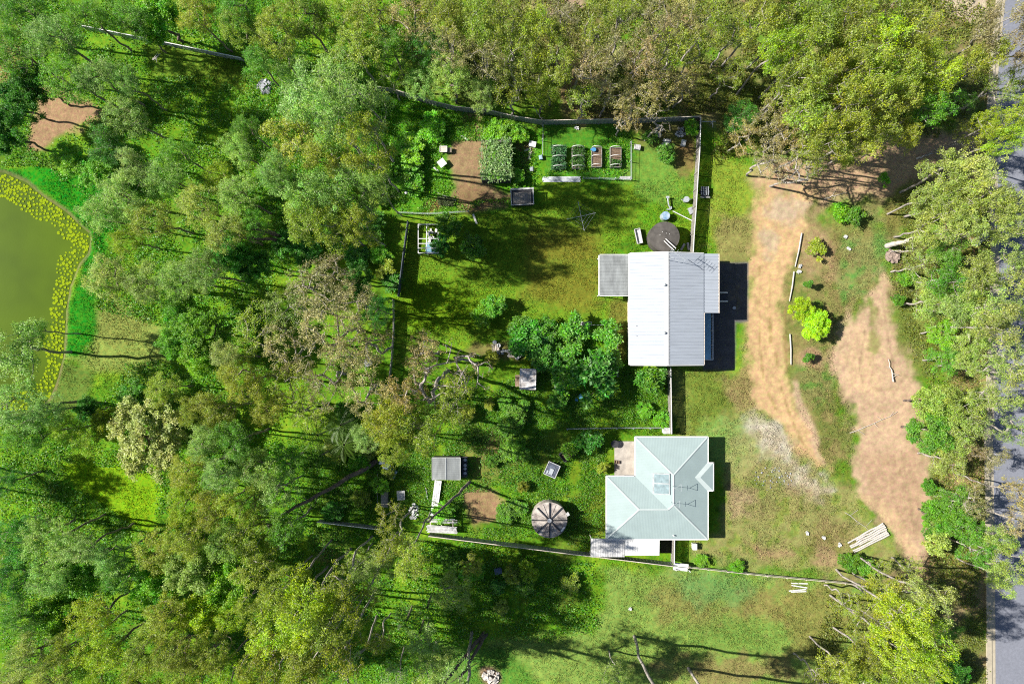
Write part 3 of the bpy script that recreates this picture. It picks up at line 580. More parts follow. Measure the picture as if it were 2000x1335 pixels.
T = [
(1850,340,46,13,'lime','gum'),(1905,335,46,14,'lime','gum'),(1870,390,46,13,'olive','gum'),(1920,395,40,13,'lime','gum'),(1815,390,42,12,'lime','gum'),(1830,440,42,12,'olive','gum'),(1885,440,40,12,'olive','gum'),(1965,395,36,13,'lime','gum'),(1985,440,34,13,'olive','gum'),(1940,440,36,12,'lime','gum'),
(1790,480,30,8,'olive','sparse'),(1850,490,38,9,'green','gum'),(1800,520,38,9,'olive','sparse'),(1850,545,40,10,'green','gum'),(1905,545,42,12,'olive','gum'),(1955,520,38,12,'lime','gum'),(1990,550,36,13,'olive','sparse'),(1820,590,40,8,'olive','gum'),(1870,600,42,10,'olive','gum'),(1925,600,42,12,'olive','gum'),(1975,610,38,13,'olive','sparse'),
(1840,650,34,6,'bright','gum'),(1900,660,36,10,'olive','gum'),(1945,636,44,15,'olive','gum'),(1970,690,34,13,'olive','sparse'),(1845,705,34,6,'green','gum'),(1890,700,34,9,'olive','gum'),(1990,727,44,15,'olive','sparse'),(1935,720,34,12,'olive','sparse'),
(1820,790,38,8,'olive','dense'),(1870,790,42,9,'olive','gum'),(1815,845,38,8,'green','dense'),(1865,850,44,9,'olive','gum'),(1910,820,36,10,'olive','sparse'),(1850,900,36,8,'olive','gum'),(1960,780,38,12,'olive','sparse'),(1985,840,36,13,'olive','sparse'),(1925,770,34,11,'olive','sparse'),(1895,880,30,8,'brown','sparse'),
(1940,895,30,10,'brown','sparse'),(1985,960,34,13,'brown','sparse'),(1990,1020,34,13,'brown','sparse'),(1870,980,40,7,'green','gum'),(1835,1010,34,6,'green','dense'),(1885,1030,38,8,'green','gum'),(1905,980,34,10,'brown','sparse'),(1950,1050,38,11,'olive','gum'),(1980,1095,36,12,'olive','gum'),(1955,1130,30,11,'olive','gum'),(1910,1075,34,9,'green','gum'),(1830,1060,26,4,'olive','shrub'),
(1660,1180,36,9,'olive','sparse'),(1731,1160,44,14,'olive','gum'),(1700,1220,42,11,'olive','sparse'),(1760,1200,44,12,'lime','gum'),(1805,1165,40,10,'olive','gum'),(1745,1260,46,12,'lime','gum'),(1800,1235,42,11,'lime','gum'),(1690,1280,42,11,'olive','gum'),(1760,1310,44,12,'lime','gum'),(1640,1300,40,10,'olive','gum'),
(1810,1290,36,11,'lime','gum'),(1600,1330,38,10,'olive','sparse'),(1700,1340,40,12,'olive','gum'),(1795,1340,34,11,'olive','gum'),(1850,1230,28,5,'green','gum'),(1860,1320,32,5,'deep','dense'),(1720,1110,26,5,'olive','sparse'),(1780,1110,28,6,'olive','sparse'),
]
for a in T:
    a = list(a)
    if a[4] == 'lime' and a[0] > 1790 and a[1] < 700 or (a[4] == 'olive' and a[0] > 1780 and int(a[0]) % 5 < 2): a[4] = 'pale'
    if a[1] > 1130 and a[3] > 9 and a[0] > 1620: a[3] = 20 if a[0] > 1740 and a[1] < 1300 else 11
    elif a[0] > 1860 and a[3] > 11: a[3] = a[3]*1.1
    tree(*a, group=G3)
# shrubs and garden trees
SH = 'garden shrubs and bushes'
for a in [
(1035,665,40,3.2,'blue','shrub'),(1062,700,30,3.0,'blue','shrub'),(1020,640,26,2.6,'green','shrub'),(1064,648,28,2.6,'green','shrub'),(1118,640,30,3.0,'green','bigleaf'),(1160,730,48,4.2,'blue','bigleaf'),(1185,655,28,2.6,'green','bigleaf'),(1110,690,28,2.4,'green','bigleaf'),
(1190,700,28,2.6,'green','bigleaf'),(1110,735,30,3.0,'green','bigleaf'),(1268,742,30,3.0,'green','bigleaf'),(1156,862,24,2.2,'blue','bigleaf'),(1090,775,20,2.0,'green','shrub'),(975,262,32,1.8,'bright','shrub'),(1010,265,20,1.5,'bright','shrub'),(1130,860,14,2,'deep','shrub'),
(1640,415,20,1.6,'bright','bigleaf'),(1666,424,18,1.8,'green','bigleaf'),(1592,486,18,1.4,'olive','bigleaf'),(1725,350,12,1.2,'bright','bigleaf'),(1768,545,20,1.8,'green','shrub'),(1752,585,13,1.6,'green','shrub'),
(1665,1095,22,1.4,'green','shrub'),(1690,1110,22,1.4,'green','shrub'),(1810,950,16,1.8,'green','shrub'),(1812,990,16,1.8,'green','shrub'),(1818,1040,16,2,'green','shrub'),(905,430,0,0,'',''),
(1370,1095,16,.8,'bright','shrub'),(1440,1108,16,.8,'bright','shrub'),(1270,270,16,1.4,'green','shrub'),(1300,300,20,1.6,'green','shrub'),(1352,248,18,1.6,'bright','shrub'),(1010,345,16,1.2,'bright','shrub'),(1025,380,14,1.2,'bright','shrub'),(845,250,30,1.4,'bright','shrub'),(800,300,34,1.6,'bright','shrub'),(795,350,30,1.4,'bright','shrub'),
(745,945,18,2,'bright','shrub'),(870,1000,24,1.2,'bright','shrub'),(990,1000,22,1.2,'green','shrub'),(1000,830,24,1.4,'green','shrub'),(960,700,16,1.5,'olive','shrub'),(940,620,22,2.2,'bright','shrub'),(965,600,24,2.4,'green','shrub'),(925,480,26,2.6,'green','shrub'),(880,440,26,2.6,'green','shrub'),(860,480,20,2.2,'deep','shrub'),
(730,450,30,2,'blue','shrub'),(700,500,30,2,'blue','shrub'),(760,330,24,2,'bright','shrub'),(745,500,22,1.6,'bright','shrub'),(560,480,30,3,'blue','shrub'),(600,500,26,3,'blue','shrub'),(1290,820,18,1.2,'bright','shrub'),(1260,800,18,1.2,'bright','shrub'),(1000,1120,20,2,'olive','shrub'),(1035,1115,20,2,'lime','shrub'),(880,1090,20,2,'green','shrub'),(1245,1160,0,0,'','')]:
    if a[2]: tree(*a, name='shrub', cat='shrub', group=SH, zc=.6)
tree(1560,605,24,3.6,'glow','dense',name='lime_tree',label='left half of the vivid lime green tree pair beside the driveway edge poles',group=SH,zc=.6)
tree(1588,632,28,3.4,'glow','dense',name='lime_tree',label='right, darker half of the vivid lime green tree pair beside the driveway',group=SH,zc=.6)
tree(1577,557,9,1.9,'green','ball',name='topiary_shrub',cat='shrub',label='small clipped ball shrub above the vivid lime tree, casting a pointed shadow',group='clipped ball shrubs',zc=.7)
tree(1578,695,11,1.7,'green','ball',name='topiary_shrub',cat='shrub',label='small clipped ball shrub in a bare dirt ring below the vivid lime tree',group='clipped ball shrubs',zc=.7)
rw = random.Random(42)
for k in range(46):
    if k < 30: px, py = rw.uniform(620, 1190), rw.uniform(780, 1030)
    elif k < 38: px, py = rw.uniform(900, 1200), rw.uniform(1090, 1200)
    else: px, py = rw.uniform(640, 770), rw.uniform(380, 560)
    if any(abs(px-q_[0]) < 50 and abs(py-q_[1]) < 40 for q_ in ((870,915),(1073,1015),(855,975),(940,990),(1078,917),(1031,740),(863,1028),(1230,900))): continue
    tree(px, py, rw.uniform(11, 24), rw.uniform(.8, 1.9), rw.choice(['green','bright','green','deep','olive']), rw.choice(['shrub','bigleaf']), name='shrub', cat='shrub', group=SH, zc=.6)
label_trees()
for t in TREES:
    for w_ in ('open-crowned ', 'fine-leaved ', 'brownish, ', 'nearly '):
        if len(t[0]['label'].split()) > 16: t[0]['label'] = t[0]['label'].replace(w_, '')
    if len(t[0]['label'].split()) > 16: t[0]['label'] = t[0]['label'].replace(', second from', ', 2nd from').replace('well ', '').replace('close ', '')
    if len(t[0]['label'].split()) > 16: t[0]['label'] = t[0]['label'].rsplit(' of ', 1)[0]
# palms
def palm(px, py, Rpx, H, c, label):
    rng = np.random.default_rng(int(px+py)); x, y = P(px, py, H); e = thing("palm_tree", x, y, 0, label, 'palm tree', 'palms in the left woods')
    seg = [(np.array([0,0,k*H/5.0]), np.array([0,0,(k+1)*H/5.0]), .14, .12, 7) for k in range(5)]
    t = bpy.data.objects.new("trunk", tube_mesh("trunk", seg, bark_brown)); COL.objects.link(t); t.parent = e
    Q = []; C_ = []; Rm = Rpx/15.0
    for k in range(15):
        a = 2*math.pi*k/15 + rng.uniform(-.2,.2); L_ = Rm*rng.uniform(.75,1.05); rise = rng.uniform(.1,.6); w = rng.uniform(.8,1.2)
        for s in range(16):
            t0 = (s+1)/16; cx = L_*t0; cz = H + L_*(rise*t0 - .9*t0*t0); hw = L_*.17*math.sin(math.pi*min(1,t0*.92+.06))
            for sg in (-1, 1):
                p = np.array([math.cos(a)*cx, math.sin(a)*cx, cz]); n_ = np.array([-math.sin(a), math.cos(a), 0])*sg; f = np.array([math.cos(a), math.sin(a), 0])
                tip = p + n_*hw + f*hw*.7 - np.array([0,0,hw*.35]); b_ = f*L_*.009
                Q += [p-b_, (p+tip)/2-b_*1.6, tip, (p+tip)/2+b_*1.6]; C_ += [(.5, w, 1)]*4
    me = np_mesh("crown", np.array(Q), np.arange(len(Q)).reshape(-1,4), LEAF, "leafvar", np.array(C_), smooth=False)
    o = bpy.data.objects.new("crown", me); COL.objects.link(o); o.parent = e; o.color = (TC[c][0]*.55, TC[c][1]*.5, TC[c][2]*.8, 1)
for a in [(620,850,46,6,'bright','spreading palm, leftmost of the clump in the left woods'),(665,830,40,7,'green','upper palm of the clump, fronds over a dark gap'),(672,868,42,6,'bright','rightmost palm of the clump with yellow-green fronds'),(625,890,36,5,'green','lowest palm of the clump in the left woods'),
          (835,1185,40,4.5,'bright','palm in deep shade left of the dark shadow pool'),(795,1210,36,4.5,'green','left of the two shaded palms above the bottom edge'),(820,1235,32,4,'bright','lowest, yellowest of the shaded palms near the bottom edge'),(1020,815,16,1.2,'lime','grassy low palm in the weeds below the small tilted shed')]: palm(*a)

# ---- ground cover: weeds and long grass nobody could count
def cover(name, polys, n, h, ln, wd, base, label, seed, hv=.02, exclude=()):
    rng = np.random.default_rng(seed); X = []; 
    xs = [p[0] for q in polys for p in q]; ys = [p[1] for q in polys for p in q]; got = 0
    while got < n:
        px = rng.uniform(min(xs), max(xs), n); py = rng.uniform(min(ys), max(ys), n); ok = np.zeros(n, bool)
        qx = px+24*fbm(px, py, 50, 3, seed+8); qy = py+24*fbm(px, py, 50, 3, seed+9); rq = rng.uniform(0, 1, n)**2*22
        for q in polys: ok |= polydist(qx, qy, q) > rq
        ok &= fbm(px, py, 26, 3, seed) > rng.uniform(-.45,.25,n)
        ok &= polydist(px, py, POND) < -6
        for q in exclude: ok &= polydist(px, py, q) < 0
        X.append(np.stack([px[ok], py[ok]], 1)); got += ok.sum()
    X = np.concatenate(X)[:n]; x = (X[:,0]-1000)/15; y = -(X[:,1]-667.5)/15
    gi = np.clip(((y-Y0)/STEP).astype(int), 0, ny-1); gj = np.clip(((x-X0)/STEP).astype(int), 0, nx-1)
    tall = .35+.65*np.clip(fbm(X[:,0], X[:,1], 18, 3, seed+3)+.5, 0, 1.2)
    cen = np.stack([x, y, GZ[gi,gj] + rng.uniform(.0,1,n)**1.5*h*tall], 1)
    co, q, cols = leaf_quads(rng, cen, 1, .02, ln, wd, -.35, up=.5, hv=hv, vv=.2)
    if base is None:                               # long grass takes the colour of the sward it grows out of
        g = GC[gi,gj]; cols = np.repeat(np.clip(g*rng.uniform(.6,1.45,(n,1)), 0, .6), 4, 0); m = GM
        return link(name, np_mesh(name, co, q, m, "tone", cols, smooth=False), 'stuff', label, 'grass')
    o = link(name, np_mesh(name, co, q, LEAF, "leafvar", cols, smooth=False), 'stuff', label, 'ground cover'); o.color = (*base, 1); return o
HOUSES = [[(1228,492),(1462,492),(1462,628),(1437,722),(1228,716)],[(1183,850),(1415,850),(1415,1056),(1183,1056)],[(1150,1050),(1315,1050),(1315,1090),(1150,1090)],[(1198,860),(1243,860),(1243,930),(1198,930)]]
ROADS = [DRIVE, TRACK, DRIVE_TOP, [(1925,-100),(2200,-100),(2200,1500),(1925,1500)]]
cover("ground_cover", [[(765,180),(870,195),(1060,250),(1060,345),(1236,240),(1236,350),(1040,352),(1000,400),(780,415),(700,420),(560,560),(480,520),(480,320),(520,180)]], 100000, .45, .17, .10, (.17,.37,.022), 'bright green weeds filling the plots above the lawn', 21,
      exclude=[[(878,275),(1000,275),(1000,385),(900,395),(860,310)]])
cover("undergrowth", [[(560,860),(1110,700),(1225,700),(1305,722),(1305,840),(1195,850),(1180,1070),(840,1035),(620,1010)],[(1085,628),(1200,640),(1205,760),(1085,780)]], 120000, .5, .17, .10, (.14,.30,.024), 'tangled green undergrowth between the two houses and the left woods', 22, exclude=HOUSES+[[(905,960),(975,960),(975,1030),(905,1030)]])
cover("forest_undergrowth", [[(0,-20),(780,-20),(780,180),(520,420),(560,860),(620,1010),(1150,1090),(1180,1240),(900,1260),(850,1340),(0,1340)]], 170000, .7, .24, .14, (.14,.31,.022), 'green undergrowth covering the floor of the left woods', 23,
      exclude=[[(85,690),(250,690),(240,730),(190,790),(85,800)],[(120,900),(310,925),(300,1045),(160,960)],[(180,600),(320,640),(330,700),(180,720)],[(70,180),(200,215),(90,290),(55,290)],[(142,420),(182,470),(190,650),(150,700),(125,690)],[(0,325),(90,325),(175,420),(150,440),(0,332)],[(280,85),(440,110),(500,150),(300,150)]])
cover("scrub", [[(780,-20),(1940,-20),(1940,270),(1700,270),(1480,310),(1392,320),(1392,225),(1130,225),(960,205),(780,165)]], 90000, .5, .26, .13, (.20,.22,.04), 'olive scrub and litter under the gums above the fence', 24)
cover("verge_scrub", [[(1740,380),(1935,300),(1935,1340),(1580,1340),(1600,1150),(1800,1170),(1820,1000),(1800,740),(1750,600)]], 60000, .4, .22, .12, (.20,.23,.045), 'olive scrub along the road verge', 25, exclude=ROADS[:3])
cover("grass", [[(775,405),(1240,352),(1460,300),(1470,520),(1540,850),(1630,420),(1740,380),(1800,640),(1640,1130),(1870,1340),(880,1340),(960,1240),(1180,1110),(1110,1070),(1110,960),(1190,940),(1180,640),(930,680),(775,670)],[(0,320),(200,320),(330,700),(180,800),(330,930),(300,1050),(0,1100)],[(280,80),(520,100),(520,180),(280,160)]],
      170000, .16, .16, .07, None, 'short mown grass of the lawns and clearings', 26, exclude=HOUSES+ROADS)

# ---------------------------------------------------------------- materials of built things
zinc = mat("zinc_roof", (.305,.335,.38), .5, .0, .09, 1.2, 0, 8, None, .4, (.25,2.5,1))
hiproof = mat("pale_green_roof", (.25,.315,.315), .45, .0, .06, .6, 0, 8, None, .4)
trimw = mat("white_trim", (.58,.58,.575), .5, 0, .1, 2)
greysheet = mat("grey_sheet", (.20,.215,.22), .6, .1, .3, 1.2, .1, 10, None, .3, (1,.3,1))
weatherw = mat("weathered_white", (.46,.46,.46), .6, 0, .3, 2.5, .2, 12)
wall_m = mat("wall_cladding", (.46,.42,.36), .8, 0, .1, 2)
brick_m = mat("wall_brick", (.30,.20,.15), .85, 0, .25, 5, .2, 20)
timber = mat("weathered_timber", (.25,.235,.215), .85, 0, .35, 1.5, .3, 18, None, .2, (6,6,1))
palewood = mat("pale_timber", (.50,.44,.38), .8, 0, .25, 3, .2, 14)
steelf = mat("fence_sheet", (.26,.27,.26), .6, .1, .2, 2)
darkm = mat("dark_metal", (.05,.05,.055), .5, .3, .2, 3)
concr = mat("pale_concrete", (.36,.33,.29), .9, 0, .3, 1.2, .2, 18, (.22,.20,.18))
soil = mat("garden_soil", (.16,.11,.075), .95, 0, .45, 6, .8, 16)
darkconc = mat("dark_tank_concrete", (.085,.078,.072), .9, 0, .35, .9, .2, 16)
rusty = mat("stained_concrete", (.36,.33,.30), .85, 0, .5, 1.4, .2, 14, (.14,.11,.10))
galv = mat("galvanised", (.34,.37,.40), .55, .1, .2, 3)
bluem = mat("blue_plastic", (.06,.22,.42), .4, 0, .2, 3)
glass = mat("dark_glass", (.02,.03,.04), .1, 0, .1, 3, spec=.6)
rustm = mat("rusty_sheet", (.24,.17,.12), .8, .1, .5, 2.5, .2, 12, (.10,.07,.05))
bone = mat("bleached_wood", (.50,.47,.43), .85, 0, .3, 3, .4, 16, (.25,.22,.2), stretch=(4,4,1))
rubble_m = mat("rubble_white", (.55,.55,.55), .8, 0, .4, 4, .3, 14, (.2,.2,.2))
stoneg = mat("stone_grey", (.32,.33,.36), .85, 0, .4, 4, .4, 14)

def ribbed(mb, p00, p10, p11, p01, pitch=.45, rib=.035, th=.03, frac=.35):
    """a sheet of real ribs: p00->p10 runs along the eave, p00->p01 down the fall; ribs run with the fall"""
    a, b, c, d = (Vector(p) for p in (p00, p10, p11, p01)); L_ = (b-a).length; n_ = max(1, int(L_/pitch)); nrm = (b-a).cross(d-a).normalized()
    if nrm.z < 0: nrm = -nrm
    prof = []
    for k in range(n_):
        t0 = k/n_; w = 1/n_
        prof += [(t0,0),(t0+w*(1-frac)/1,0),(t0+w*(1-frac*.75),rib),(t0+w*(1-frac*.2),rib)]
    prof.append((1,0)); vs = []
    for t, h in prof: vs.append(a.lerp(b,t)+nrm*h); vs.append(d.lerp(c,t)+nrm*h)
    m = len(prof); fs = [(2*i,2*i+2,2*i+3,2*i+1) for i in range(m-1)]
    o = len(vs)
    for t in (0,1): vs.append(a.lerp(b,t)-nrm*th); vs.append(d.lerp(c,t)-nrm*th)
    fs.append((o,o+1,o+3,o+2)); mb.add(vs, fs)
    return mb
def W3(px, py, z): x, y = P(px, py, z); return (x, y, z)

# ---------------------------------------------------------------- gable-roofed house
EA = 4.4; xw, yn = P(1230, 495, EA); xe, ys = P(1374.5, 712, EA); xr = P(1303, 600, 5.6)[0]; xp = P(1403, 500, 4.08)[0]; yps = P(1400, 611, 4.2)[1]; zr = 5.6
hx, hy = (xw+xe)/2, (yn+ys)/2
HA = thing("gable_house", hx, hy, 0, "long gable-roofed house with silver ribbed metal roof beside the orange driveway", "house")
w = MB(); w.prism([(xw+.45,ys+.35),(xe-.55,ys+.35),(xe-.55,yn-.35),(xw+.45,yn-.35)], -.2, EA-.05)
w.add([(xw+.45,yn-.36,EA-.05),(xe-.55,yn-.36,EA-.05),(xr,yn-.36,zr-.2),(xw+.45,yn-.6,EA-.05),(xe-.55,yn-.6,EA-.05),(xr,yn-.6,zr-.2)], [(0,1,2),(5,4,3),(0,2,5,3),(1,4,5,2)])
w.add([(xw+.45,ys+.36,EA-.05),(xe-.55,ys+.36,EA-.05),(xr,ys+.36,zr-.2),(xw+.45,ys+.6,EA-.05),(xe-.55,ys+.6,EA-.05),(xr,ys+.6,zr-.2)], [(0,1,2),(5,4,3),(0,2,5,3),(1,4,5,2)])
part("wall", w, wall_m, HA)
rf = MB(); ribbed(rf, (xw,yn,EA), (xw,ys,EA), (xr,ys,zr), (xr,yn,zr), .40); rfw = part("roof", rf, zinc, HA)
rf = MB(); ribbed(rf, (xe,yn,EA), (xe,ys,EA), (xr,ys,zr), (xr,yn,zr), .40); part("roof", rf, zinc, HA)
rc = MB(); rc.slab([(xr-.28,yn+.03,zr-.01),(xr-.28,ys-.03,zr-.01),(xr,ys-.03,zr+.09),(xr,yn+.03,zr+.09)], .02); rc.slab([(xr,yn+.03,zr+.09),(xr,ys-.03,zr+.09),(xr+.28,ys-.03,zr-.01),(xr+.28,yn+.03,zr-.01)], .02)
part("ridge_cap", rc, trimw, HA)
g = MB(); g.box((xw-.07,hy,EA-.08),(.14,yn-ys,.13)); part("gutter", g, trimw, HA); g = MB(); g.box((xe+.07,(ys+yps)/2,EA-.1),(.14,yps-ys,.13)); part("gutter", g, palewood, HA)
for yy in (yn, ys):
    g = MB(); s = 1 if yy == yn else -1
    g.tube((xw,yy+.05*s,EA+.02),(xr,yy+.05*s,zr+.03),.06,n=4); g.tube((xr,yy+.05*s,zr+.03),(xe,yy+.05*s,EA+.02),.06,n=4); part("barge_board", g, trimw, HA)
pr = MB(); ribbed(pr, (xp,yn,4.1), (xp,yps,4.1), (xe-.3,yps,4.36), (xe-.3,yn,4.36), .40); part("porch_roof", pr, zinc, HA)
pg = MB(); pg.box((xp+.07,(yn+yps)/2,4.05),(.14,yn-yps,.12)); part("gutter", pg, palewood, HA)
for yy in (yn-.3, (yn+yps)/2, yps+.2):
    q = MB(); q.box((xp-.15, yy, 2.0),(.12,.12,4.0)); part("post", q, trimw, HA)
# lower west patio roof
wx0, wy0 = P(1171, 498, 3.2); wx1, wy1 = P(1229, 577, 3.2)
pt = MB(); ribbed(pt, (wx0,wy0,3.1), (wx0,wy1,3.1), (xw+.3,wy1,3.5), (xw+.3,wy0,3.5), .42); part("patio_roof", pt, greysheet, HA)
for (x_, y_) in ((wx0+.15,wy0-.15),(wx0+.15,wy1+.15)):
    q = MB(); q.box((x_,y_,1.5),(.1,.1,3.0)); part("post", q, trimw, HA)
q = MB(); q.box((wx0-.06,(wy0+wy1)/2,3.05),(.12,wy0-wy1,.12)); q.box(((wx0+xw)/2,wy0+.05,3.32),(xw-wx0,.08,.12)); q.box(((wx0+xw)/2,wy1-.05,3.32),(xw-wx0,.08,.12)); part("fascia", q, trimw, HA)
# east verandah with white rail, stairs
vx = P(1392.5, 650, 2.9)[0]; vy0 = yps; vy1 = P(1390, 702, 2.9)[1]
q = MB(); q.box(((xe-.6+vx)/2,(vy0+vy1)/2,1.95),(vx-xe+.6,vy0-vy1,.12)); dk = part("verandah_deck", q, mat("deck_paint", (.26,.50,.68), .6), HA)
q = MB(); q.box((vx,(vy0+vy1)/2,2.9),(.09,vy0-vy1,.07)); q.box(((xe-.5+vx)/2,vy1,2.9),(vx-xe+.5,.09,.07))
for k in range(28): q.box((vx, vy1+(vy0-vy1)*k/28, 2.45),(.03,.03,.85))
for k in range(4): q.box((vx, vy1+(vy0-vy1)*(k+.0)/3.2, 1.4),(.1,.1,2.9))
part("railing", q, trimw, HA)
q = MB(); q.box(((xe-.6+vx)/2+.6,(yps+yn)/2,1.95),(xp-xe+.4,yn-yps-.1,.12)); part("verandah_deck", q, mat("deck_dark", (.12,.12,.13), .7), HA)
sx0 = xp-.1; sy = (P(1400,571,2.6)[1]+P(1400,588,2.6)[1])/2
st = MB()
for k in range(9): st.box((sx0+.14+k*.27, sy, 1.85-k*.2),(.27,1.0,.05))
stp = part("stairs", st, darkm, HA)
for s in (-.55,.55):
    q = MB(); q.tube((sx0,sy+s,2.85),(sx0+1.75,sy+s,2.5),.085,n=6); q.tube((sx0+1.6,sy+s,2.5),(sx0+1.6,sy+s,0),.04,n=6); part("handrail", q, trimw, stp)
# vents, pipes and the roof antenna
for py_ in (556, 650):
    x, y, z = W3(1299, py_, 5.9); q = MB(); q.tube((x,y,5.2),(x,y,5.75),.11,n=10); q.tube((x,y,5.75),(x,y,5.95),.21,.05,n=12); q.tube((x,y,5.62),(x,y,5.76),.15,.21,n=12); part("roof_vent", q, galv, HA, smooth=False)
for py_ in (636, 655):
    x, y, z = W3(1242, py_, 4.7); q = MB(); q.tube((x,y,4.4),(x+.03,y,4.85),.025,n=6); part("pipe", q, rustm, HA)
ax, ay, _ = W3(1306, 507, 6)
q = MB(); q.tube((ax,ay,5.4),(ax,ay,8.2),.03,n=6)
q.tube((ax-.2,ay+.9,8.1),(ax+1.5,ay-.3,8.1),.035,n=6); q.tube((ax-.5,ay+.6,7.6),(ax+.9,ay-.5,7.6),.03,n=6)
for k in range(7):
    t = k/6; cx_, cy_ = ax-.2+1.7*t, ay+.9-1.2*t; q.tube((cx_-.33,cy_-.45,8.1),(cx_+.33,cy_+.45,8.1),.014,n=4)
part("antenna", q, galv, HA)
x, y, z = W3(1434, 601, .3); q = MB(); q.tube((x,y,0),(x,y,.35),.16,.22,n=12); q.tube((x,y,.35),(x,y,.352),.17,.17,n=12); solo("plant_pot", q, weatherw, "round pale pot standing in the shade right of the gable house's steps", "pot")

# ---------------------------------------------------------------- hip-roofed house
EB = 2.45; tp = .25
bx = lambda px: P(px, 0, EB)[0]
by = lambda py: P(0, py, EB)[1]
def hipz(d): return EB + tp*d*(HC-EB)/HC/15
A0, A1, B0 = 1241, 1382, 1185; N0, S0, W0 = 853.5, 1052, 930
HB = thing("hip_house", bx(1290), by(960), 0, "pale grey-green hip-roofed house with a skylight, above the lower fence", "house")
w = MB(); i = .5
w.prism([(bx(A0)+i,by(N0)-i),(bx(A0)+i,by(W0)-i),(bx(B0)+i,by(W0)-i),(bx(B0)+i,by(S0)+i),(bx(A1)-i,by(S0)+i),(bx(A1)-i,by(N0)-i)], -.2, EB-.06)
part("wall", w, brick_m, HB)
ra = (A1-A0)/2; rb_ = (S0-W0)/2; xr_ = (A0+A1)/2
V = {'nw':(A0,N0,0),'ne':(A1,N0,0),'se':(A1,S0,0),'sw':(B0,S0,0),'ww':(B0,W0,0),'in':(A0,W0,0),'rn':(xr_,N0+ra,ra),'rs':(xr_,S0-ra,ra),'q':(A0+rb_,W0+rb_,rb_),'wr':(B0+rb_,W0+rb_,rb_)}
v3 = {k:(bx(a), by(b), hipz(c)) for k,(a,b,c) in V.items()}
rm = hiproof
def hipface(keys, ribx):
    mb = MB(); mb.slab([v3[k] for k in keys], .04); return part("roof", mb, ribm[ribx], HB)
ribm = {}
for kx in (0,1):                                   # fine pressed ribs: one along x, one along y
    m_ = hiproof.copy(); m_.name = "ribbed_hip_roof"; nn_ = m_.node_tree.nodes; ll = m_.node_tree.links
    tc = nn_.new("ShaderNodeTexCoord"); wv = nn_.new("ShaderNodeTexWave"); wv.bands_direction = 'X' if kx == 0 else 'Y'; wv.inputs["Scale"].default_value = 1.6; wv.inputs["Distortion"].default_value = 0
    ll.new(tc.outputs["Object"], wv.inputs[0]); bp = nn_.new("ShaderNodeBump"); bp.inputs["Strength"].default_value = .16; bp.inputs["Distance"].default_value = .02
    ll.new(wv.outputs[1], bp.inputs["Height"]); ll.new(bp.outputs[0], nn_["Principled BSDF"].inputs["Normal"]); ribm[kx] = m_
hipface(['nw','ne','rn'], 0); hipface(['ne','se','rs','rn'], 1); hipface(['nw','rn','rs','q','in'], 1); hipface(['se','sw','wr','q','rs'], 0); hipface(['ww','in','q','wr'], 0); hipface(['ww','wr','sw'], 1)
q = MB()
for a, b in (('nw','rn'),('ne','rn'),('rn','rs'),('rs','se'),('rs','q'),('q','wr'),('wr','ww'),('wr','sw')):
    p0, p1 = Vector(v3[a]), Vector(v3[b]); d = (p1-p0).normalized(); s = Vector((-d.y,d.x,0)).normalized()*.11; up = Vector((0,0,.055))
    q.add([p0-s+Vector((0,0,.012)),p0+up,p0+s+Vector((0,0,.012)),p1-s+Vector((0,0,.012)),p1+up,p1+s+Vector((0,0,.012))], [(0,1,4,3),(1,2,5,4),(0,3,5,2),(0,2,1),(3,4,5)])
part("ridge_cap", q, mat("ridge_pale", (.34,.39,.39), .45, 0, .05, 1), HB)
q = MB(); ed = [('nw','ne'),('ne','se'),('se','sw'),('sw','ww'),('ww','in'),('in','nw')]
for a, b in ed:
    p0, p1 = Vector(v3[a]), Vector(v3[b]); d = (p1-p0).normalized(); o_ = Vector((d.y,-d.x,0))*(-.09 if False else .09)
    c = (p0+p1)/2 + (Vector((d.y,-d.x,0))*-.07); q.box((c.x,c.y,EB-.06), ((p1-p0).length+.1 if abs(d.x)>.5 else .13, .13 if abs(d.x)>.5 else (p1-p0).length+.1, .13))
part("gutter", q, trimw, HB)
# small hipped entry roof on the east side
ex1, ey0, ey1 = 1392.5, 904, 957; hh = (ey1-ey0)/2; ez = .02
def gp(px, py, h): return (bx(px), by(py), hipz(h)+.03)
g = MB()
g.slab([gp(1380.5,ey0,0),gp(ex1,ey0,0),gp(ex1-hh,ey0+hh,hh),gp(1382-hh,ey0+hh,hh)], .03)
g.slab([gp(1380.5,ey1,0),gp(1382-hh,ey0+hh,hh),gp(ex1-hh,ey0+hh,hh),gp(ex1,ey1,0)], .03)
part("porch_roof", g, mat("ridge_pale", (.5,.56,.56)), HB)  # side slopes coloured paler than the east hip, sun and shade painted in
g = MB(); g.slab([gp(ex1,ey0,0),gp(ex1,ey1,0),gp(ex1-hh,ey0+hh,hh)], .03); part("porch_roof", g, ribm[1], HB)
g = MB(); g.box((bx(ex1)+.06,by((ey0+ey1)/2),EB-.03),(.12,by(ey0)-by(ey1)+.2,.12)); g.box((bx(1388),by(ey0)+.06,EB-.03),(.8,.12,.12)); g.box((bx(1388),by(ey1)-.06,EB-.03),(.8,.12,.12)); part("gutter", g, trimw, HB)
for py_ in (908, 953):
    g = MB(); g.box((bx(1389),by(py_),1.2),(.12,.12,2.4)); part("post", g, trimw, HB)
